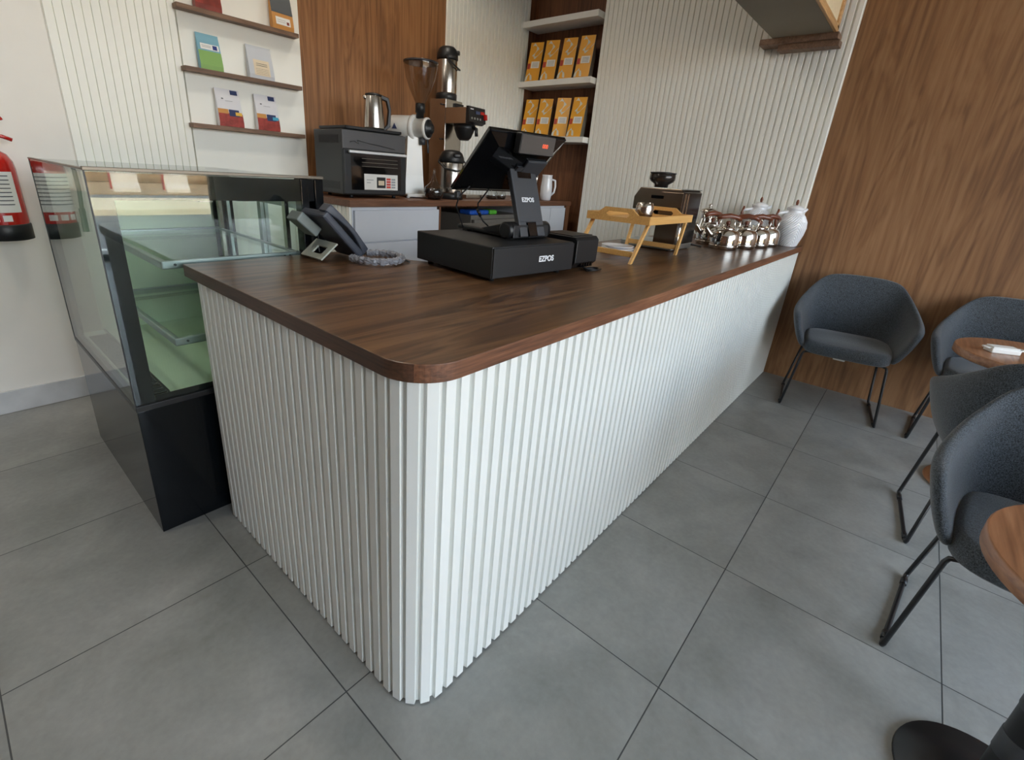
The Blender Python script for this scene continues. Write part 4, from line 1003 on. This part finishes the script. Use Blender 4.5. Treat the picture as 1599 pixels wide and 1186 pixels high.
b = MB(); b.lathe([(.070, 0), (.073, .006), (.073, .018)], 32); b.build('base', M_black, t)
b = MB(); b.lathe([(.068, .018), (.068, .03), (.060, .14), (.054, .205), (.052, .212)], 36); b.build('body', M_steel, t)
b = MB(); b.lathe([(.053, .212), (.050, .222), (.030, .228)], 32); b.build('lid', M_black, t)
b = MB(); b.tube([(-.045, 0, .195), (-.068, 0, .205)], .016, 8, taper=[1, .5]); b.build('spout', M_steel, t)
b = MB(); b.loft([[(.045, -.013, .20), (.045, .013, .20), (.05, .013, .225), (.05, -.013, .225)], [(.085, -.013, .19), (.085, .013, .19), (.10, .013, .212), (.10, -.013, .212)], [(.098, -.013, .14), (.098, .013, .14), (.116, .013, .145), (.116, -.013, .145)], [(.088, -.013, .055), (.088, .013, .055), (.11, .013, .045), (.11, -.013, .045)], [(.062, -.013, .03), (.062, .013, .03), (.07, .013, .015), (.07, -.013, .015)]], closed=True, cap=True, smooth=False)
hd = b.build('handle', M_black, t); bv = hd.modifiers.new('bev', 'BEVEL'); bv.width = .004; bv.segments = 2

def coffee_grinder():
    t = thing('coffee_grinder', 'white shop coffee grinder with clear hopper on the back counter', 'coffee grinder', (1.935, 2.055, BZ), math.radians(-25))
    b = MB(); b.box((-.08, -.16, 0.006), (.075, .10, .028), .008); b.build('base', M_white, t)
    b = MB()
    for sx in (-.07, .065):
        for sy in (-.145, .085): b.cyl(.012, 0, .010, 12, M=tr(sx, sy, 0))
    b.build('foot', M_white, t, split=True)
    b = MB(); pr_ = [((.070, .065), .026), ((.062, .055), .15), ((.048, .048), .40)]
    b.loft([[(-a, -c, z_), (a, -c, z_), (a, c, z_), (-a, c, z_)] for (a, c), z_ in pr_], closed=True, cap=True, smooth=False); b.build('column', M_white, t)
    Mh = tr(-.0, .0, .455) @ rot('Z', math.radians(-44)) @ rot('Y', PI / 2)
    b = MB(); b.lathe([(.070, -.165), (.079, -.155), (.080, -.06), (.080, .0), (.072, .01)], 36, M=Mh); b.build('motor_housing', M_white, t)
    b = MB(); b.lathe([(.082, .0), (.086, .006), (.086, .022), (.080, .03)], 36, M=Mh); b.lathe([(.064, .03), (.064, .10), (.070, .102), (.070, .116), (.064, .12)], 36, M=Mh); b.build('burr_housing', M_white, t)
    b = MB(); b.lathe([(.058, .120), (.058, .128), (.034, .130), (.031, .150), (.012, .156)], 28, M=Mh); b.build('adjustment_knob', M_black, t)
    Mt = tr(0, 0, .455) @ rot('Z', math.radians(-44))
    b = MB(); b.prism([(-.02, -.014), (.02, -.014), (0, .022)], 0, .003, M=Mt @ tr(-.10, -.0795, .0) @ rot('X', PI / 2)); b.build('logo', P_navy, t)
    Mp = tr(0, 0, 0) @ Mt
    b = MB(); c0 = Mt @ Vector((.055, 0, .055))
    b.lathe([(.026, 0), (.026, .04), (.033, .042), (.033, .095), (.028, .10)], 28, M=tr(c0.x, c0.y, c0.z - .455 + .455)); b.build('hopper_neck', M_black, t)
    b = MB(); b.lathe([(.030, .095), (.040, .115), (.072, .18), (.098, .25), (.110, .31), (.112, .335)], 44, M=tr(c0.x, c0.y, c0.z), cap=False); b.build('hopper', M_hopper, t)
    b = MB(); b.lathe([(.108, .333), (.116, .336), (.116, .346), (.104, .350)], 44, M=tr(c0.x, c0.y, c0.z)); b.build('hopper_lid', pbr('smoked_lid', srgb(46, 44, 48), .15), t)
    b = MB(); q = Mt @ Vector((.08, -.01, -.07)); b.cyl(.022, -.035, .01, 16, M=tr(q.x, q.y, q.z)); b.tube([(q.x + .03, q.y - .02, q.z - .0), (q.x + .035, q.y - .03, q.z - .085)], .007, 8); b.build('chute', M_darkgrey, t)
    return t
coffee_grinder()

def filter_brewer():
    t = thing('filter_coffee_brewer', 'steel filter coffee brewer with black control panel on the back counter', 'coffee brewer', (2.435, 2.21, BZ), math.radians(6))
    b = MB(); b.box((-.10, -.04, .03), (.10, .12, .70), .004); b.build('tank', M_steel, t)
    b = MB(); b.box((-.10, -.28, .0), (.10, .12, .03), .004); b.build('base', M_steel, t)
    b = MB(); b.box((-.10, -.24, .53), (.10, -.04, .64), .004); hd = b.build('head', M_steel, t)
    b = MB(); b.prism([(-.24, .53), (-.275, .545), (-.262, .648), (-.24, .648)], -.102, .102, M=Matrix(((0, 0, 1, 0), (1, 0, 0, 0), (0, 1, 0, 0), (0, 0, 0, 1)))); cp_ = b.build('control_panel', M_black, t)
    Mq = tr(0, -.2705, .597) @ rot('X', math.radians(-7))
    b = MB()
    for k in range(4): b.cyl(.008, 0, .003, 14, M=Mq @ tr(-.07 + k * .035, .002, -.028) @ rot('X', PI / 2))
    b.build('button', M_alu, cp_, split=True)
    b = MB(); b.box((-.02, -.003, .004), (.03, .0, .024), M=Mq); b.build('display', pbr('lcd', srgb(70, 80, 110), .3), cp_)
    b = MB(); b.box((-.085, -.003, .030), (-.05, .0, .036), M=Mq); b.build('badge', M_logo, cp_)
    b = MB(); b.box((.04, -.003, .006), (.085, .0, .026), M=Mq); b.box((.075, -.02, -.03), (.10, .0, .01), .003, M=Mq); b.build('red_tag', M_red, cp_, split=True)
    b = MB(); b.lathe([(.035, .42), (.055, .44), (.080, .50), (.085, .528)], 32, M=tr(0, -.15, 0)); b.tube([(0, -.225, .515), (0, -.265, .50), (0, -.27, .45)], .013, 8); b.build('brew_funnel', M_black, t)
    b = MB()
    for (x_, z_) in ((-.10, .66), (-.10, .42)): b.tube([(x_ - .001, -.01, z_), (x_ - .025, -.01, z_)], .005, 8)
    b.build('screw', M_black, t, split=True)
    b = MB(); b.box((.0, -.055, .648), (.10, -.041, .68), .002); b.build('rating_plate', M_black, t)
    return t
filter_brewer()
def airpot(label, loc, rz, s=1.0, rs=1.0):
    t = thing('airpot', label, 'airpot', loc, rz, 'steel airpots on the back counter')
    b = MB(); b.lathe([(.070 * s, 0), (.074 * s, .004), (.074 * s, .038 * s), (.070 * s, .042 * s)], 36); b.build('base', M_black, t)
    b = MB(); b.lathe([(.070 * s, .042 * s), (.071 * s, .05), (.071 * s, .245 * s), (.069 * s, .25 * s)], 40); b.build('body', M_steel, t)
    b = MB(); b.lathe([(.072 * s, .25 * s), (.075 * s, .256 * s), (.073 * s, .285 * s), (.062 * s, .315 * s), (.045 * s, .330 * s), (.02 * s, .335 * s)], 36)
    b.box((-.02 * s, -.085 * s, .285 * s), (.02 * s, -.05 * s, .310 * s), .006); b.build('lid', M_black, t)
    b = MB(); b.tube([(-.078 * s, 0, .268 * s), (-.088 * s, -.01, .25 * s), (-.07 * s, -.06 * s, .21 * s), (0, -.09 * s, .195 * s), (.07 * s, -.06 * s, .21 * s), (.088 * s, -.01, .25 * s), (.078 * s, 0, .268 * s)], .0055, 8); b.build('handle', M_black, t)
    for ch in t.children: ch.scale = (rs, rs, 1)
    return t
airpot('steel airpot with black lid standing on top of filter coffee brewer', (2.43, 2.25, BZ + .7005), math.radians(40), 1.08, 1.0)
airpot('steel airpot with black lid standing under the brewer funnel', (2.165, 1.895, BZ), math.radians(-20), 1.0, 1.22)
t = thing('glass_decanter', 'round clear glass decanter with dark coffee and pointed stopper', 'decanter', (1.925, 1.815, BZ))
b = MB(); b.lathe([(.045, 0), (.062, .02), (.070, .05), (.062, .08), (.035, .105), (.018, .13), (.010, .16)], 36, cap=False); b.build('bowl', M_clear, t)
b = MB(); b.lathe([(.040, .004), (.058, .02), (.066, .048), (.060, .075)], 36); b.build('coffee', pbr('dark_beans', srgb(40, 34, 32), .15, var=.4, vscale=90), t)
b = MB(); b.lathe([(.006, .155), (.011, .17), (.010, .185), (.003, .205)], 16); b.build('stopper', M_clear, t)
def server(label, loc):
    t = thing('glass_server', label, 'coffee server', loc, 0, 'small coffee servers behind the till')
    b = MB(); b.lathe([(.040, 0), (.048, .008), (.050, .03), (.040, .06), (.030, .075), (.034, .085)], 32, cap=False); b.build('bowl', M_clear, t)
    b = MB(); b.lathe([(.036, .002), (.045, .01), (.046, .03)], 28); b.build('coffee', pbr('server_content', srgb(60, 44, 34), .1), t)
    b = MB(); b.lathe([(.033, .072), (.037, .074), (.037, .080), (.033, .082)], 28, cap=False); b.build('rim', M_chrome, t)
    return t
server('small round glass coffee server left of the till column, beside the brewer', (2.66, 1.92, BZ)); server('small round glass coffee server right behind the till cable', (2.78, 1.93, BZ))
b = MB(); b.box((2.84, 1.84, BZ), (2.90, 1.846, BZ + .05)); b.box((2.84, 1.84, BZ), (2.90, 1.87, BZ + .002)); tag(b.build('price_card', M_paper), 'small folded white card standing on the back worktop behind the till', 'card')
t = thing('glass_pitcher', 'clear glass pitcher behind the till column on the back worktop', 'pitcher', (3.04, 1.83, BZ))
b = MB(); b.lathe([(.036, 0), (.042, .005), (.046, .06), (.034, .11), (.026, .14), (.030, .15)], 32, cap=False); b.build('body', M_clear, t)
b = MB(); b.tube([(.03, 0, .135), (.065, 0, .12), (.065, 0, .06), (.044, 0, .04)], .005, 8); b.build('handle', M_clear, t)
t = thing('milk_frother', 'slim steel milk frother standing between pitcher and white jug', 'frother', (3.15, 1.85, BZ))
b = MB(); b.cyl(.028, 0, .008, 24, bev=.002); b.build('base', M_steel, t)
b = MB(); b.tube([(0, 0, .008), (0, 0, .17)], .004, 8); b.build('stem', M_chrome, t)
b = MB(); b.tube([(.0, 0, .12), (.012, 0, .18), (.02, 0, .215)], .011, 10, taper=[.8, 1, .9]); b.lathe([(.012, .05), (.016, .055), (.016, .07), (.010, .075)], 16); b.build('grip', M_chrome, t)
t = thing('white_pitcher', 'tall cream pitcher with side handle at niche end of the back worktop', 'pitcher', (3.295, 1.83, BZ), math.radians(-30))
b = MB(); b.lathe([(.040, 0), (.046, .005), (.052, .05), (.052, .11), (.046, .17), (.044, .205), (.047, .215), (.044, .215), (.040, .17)], 36); b.build('body', M_ceramic, t)
b = MB(); b.tube([(.042, 0, .18), (.080, 0, .17), (.086, 0, .12), (.078, 0, .07), (.050, 0, .045)], .009, 10); b.build('handle', M_ceramic, t)

# ------------------------------------------------------------------ tub chairs
def tub_chair(label, loc, rz):
    t = thing('tub_chair', label, 'chair', (loc[0], loc[1], 0), rz, 'charcoal tub chairs at the round tables')
    # local: the chair faces -y
    NS = 13; Uo, rows = [], []
    # U-shaped plan: front-left arm -> back -> front-right arm; key stations (x, y) at three heights
    bot = [(-.235, -.235), (-.245, -.12), (-.245, .0), (-.235, .12), (-.19, .195), (-.10, .225), (0, .232)]
    mid = [(-.312, -.215), (-.325, -.10), (-.316, .03), (-.285, .16), (-.215, .222), (-.11, .246), (0, .250)]
    rim = [(-.322, -.185, .600), (-.338, -.09, .628), (-.312, .06, .690), (-.262, .175, .765), (-.205, .240, .826), (-.10, .262, .836), (0, .266, .838)]
    zb, zm = .385, .575
    def mirror(l): return l + [tuple([-p[0]] + list(p[1:])) for p in reversed(l[:-1])]
    bot, mid, rim = mirror(bot), mirror(mid), mirror(rim)
    r0 = [(x, y, zb) for x, y in bot]; r1 = [((x + bx) / 2 * 1.03, (y + by) / 2 * 1.02, (zb + zm) / 2) for (x, y), (bx, by) in zip(mid, bot)]
    r2 = [(x, y, zm if abs(i - 6) > 2 else zm + .03) for i, (x, y) in enumerate(mid)]
    r3 = [tuple(p) for p in rim]
    b = MB(); b.loft([r0, r1, r2, r3]); o = b.build('shell', M_fabric, t)
    md = o.modifiers.new('sol', 'SOLIDIFY'); md.thickness = .042; md.offset = -1.0
    subsurf(o, 2)
    # underside pan
    b = MB(); pl = [(x * .86, y * .86) for x, y in bot]; b.prism(pl, .378, .40, bev=.004); b.build('seat_pan', M_fabric, t)
    # cushion
    n = 10; rows = []
    hw = [(.200, .0), (.210, .02), (.212, .05), (.195, .068), (.12, .078)]
    b = MB()
    def ring(s, z_): 
        P = []
        for k in range(32):
            a = 2 * PI * k / 32; ca, sa = math.cos(a), math.sin(a)
            ex = 2 / 4.5; px = math.copysign(abs(ca) ** ex, ca) * .226 * s; py = math.copysign(abs(sa) ** ex, sa) * .222 * s
            P.append((px, py - .045, z_))
        return P
    b.loft([ring(.96, .385), ring(1.0, .394), ring(1.01, .435), ring(.985, .452), ring(.90, .461), ring(.4, .464)], closed=True, cap=True); b.build('seat_cushion', M_fabric, t)
    # sled legs
    tr_ = .0075
    for sx in (-1, 1):
        pts = [(sx * .05, -.20, .380), (sx * .19, -.20, .380), (sx * .208, -.202, .374), (sx * .214, -.205, .36), (sx * .250, -.222, .018), (sx * .252, -.219, .009), (sx * .252, -.205, .0078), (sx * .252, .20, .0078), (sx * .252, .214, .010), (sx * .250, .217, .02), (sx * .205, .14, .375)]
        b = MB(); b.tube(pts, tr_, 10); lg = b.build('leg', M_blackm, t)
        b = MB()
        for yy in (-.17, .17): b.tube([(sx * .252, yy - .02, .0085), (sx * .252, yy + .02, .0085)], .0100, 8)
        b.build('glide', M_black, lg, split=True)
    b = MB(); b.tube([(-.06, -.20, .380), (.06, -.20, .380)], tr_, 10); b.tube([(-.2, .13, .372), (.2, .13, .372)], tr_, 8); b.build('crossbar', M_blackm, t, split=True)
    return t
c0 = tub_chair('charcoal tub chair against the walnut wall, nearest the counter', (3.262, -.625), math.radians(-82))
c = copy_tree(c0, (3.270, -1.325, 0), math.radians(-94), 'charcoal tub chair against the walnut wall beyond the far round table')
c = copy_tree(c0, (2.125, -1.325, 0), math.radians(95), 'charcoal tub chair seen from behind, facing the far round table')
b = MB(); b.box((-.318, -.05, .655), (-.312, .02, .672), .001); b.build('fabric_tag', pbr('grey_tag', srgb(130, 134, 130), .7), c)
c = copy_tree(c0, (1.415, -1.330, 0), math.radians(-96), 'nearest charcoal tub chair, facing the near round table')

def round_table(label, loc, ztop, r_, foot, off=(0, 0), rf=.215):
    t = thing('round_table', label, 'table', (loc[0], loc[1], 0), 0, 'round cafe tables')
    b = MB(); b.lathe([(r_ - .008, ztop - .040), (r_, ztop - .034), (r_, ztop - .004), (r_ - .003, ztop)], 64, M=tr(off[0], off[1], 0)); b.build('tabletop', M_table, t)
    b = MB(); b.lathe([(.042, .012), (.036, .03), (.036, ztop - .045), (.07, ztop - .034)], 28); b.build('pole', M_blackm if foot is M_blackm else M_black, t)
    b = MB(); b.lathe([(rf, 0), (rf + .005, .004), (rf + .003, .012), (.06, .022), (.035, .03)], 48); b.build('foot_plate', foot, t)
    return t
round_table('far round wooden cafe table with a napkin holder, between two chairs', (2.66, -1.358), .692, .308, M_table)
t = round_table('near round wooden cafe table at right edge with black foot', (.885, -1.268), .69, .30, M_blackm, (-.055, -.085), .165)
b = MB()
for zz in (.16, .30, .44): b.lathe([(.0365, zz), (.0375, zz + .002), (.0375, zz + .06), (.0365, zz + .062)], 28, cap=False)
b.build('pole_band', M_darkgrey, t, split=True)
t = thing('napkin_holder', 'small white napkin holder lying on the far round table', 'napkin holder', (2.62, -1.205, .692), math.radians(-62))
b = MB(); b.box((-.055, -.028, .0), (.055, .028, .022), .004); b.build('tray', M_white, t)
b = MB(); b.box((-.05, -.024, .022), (.05, .024, .028), .002); b.build('napkins', M_paper, t)
b = MB()
for sx in (-1, 1): b.tube([(sx * .055, -.014, .018), (sx * .070, -.012, .020), (sx * .076, 0, .021), (sx * .070, .012, .020), (sx * .055, .014, .018)], .004, 8)
b.build('loop', M_white, t, split=True)
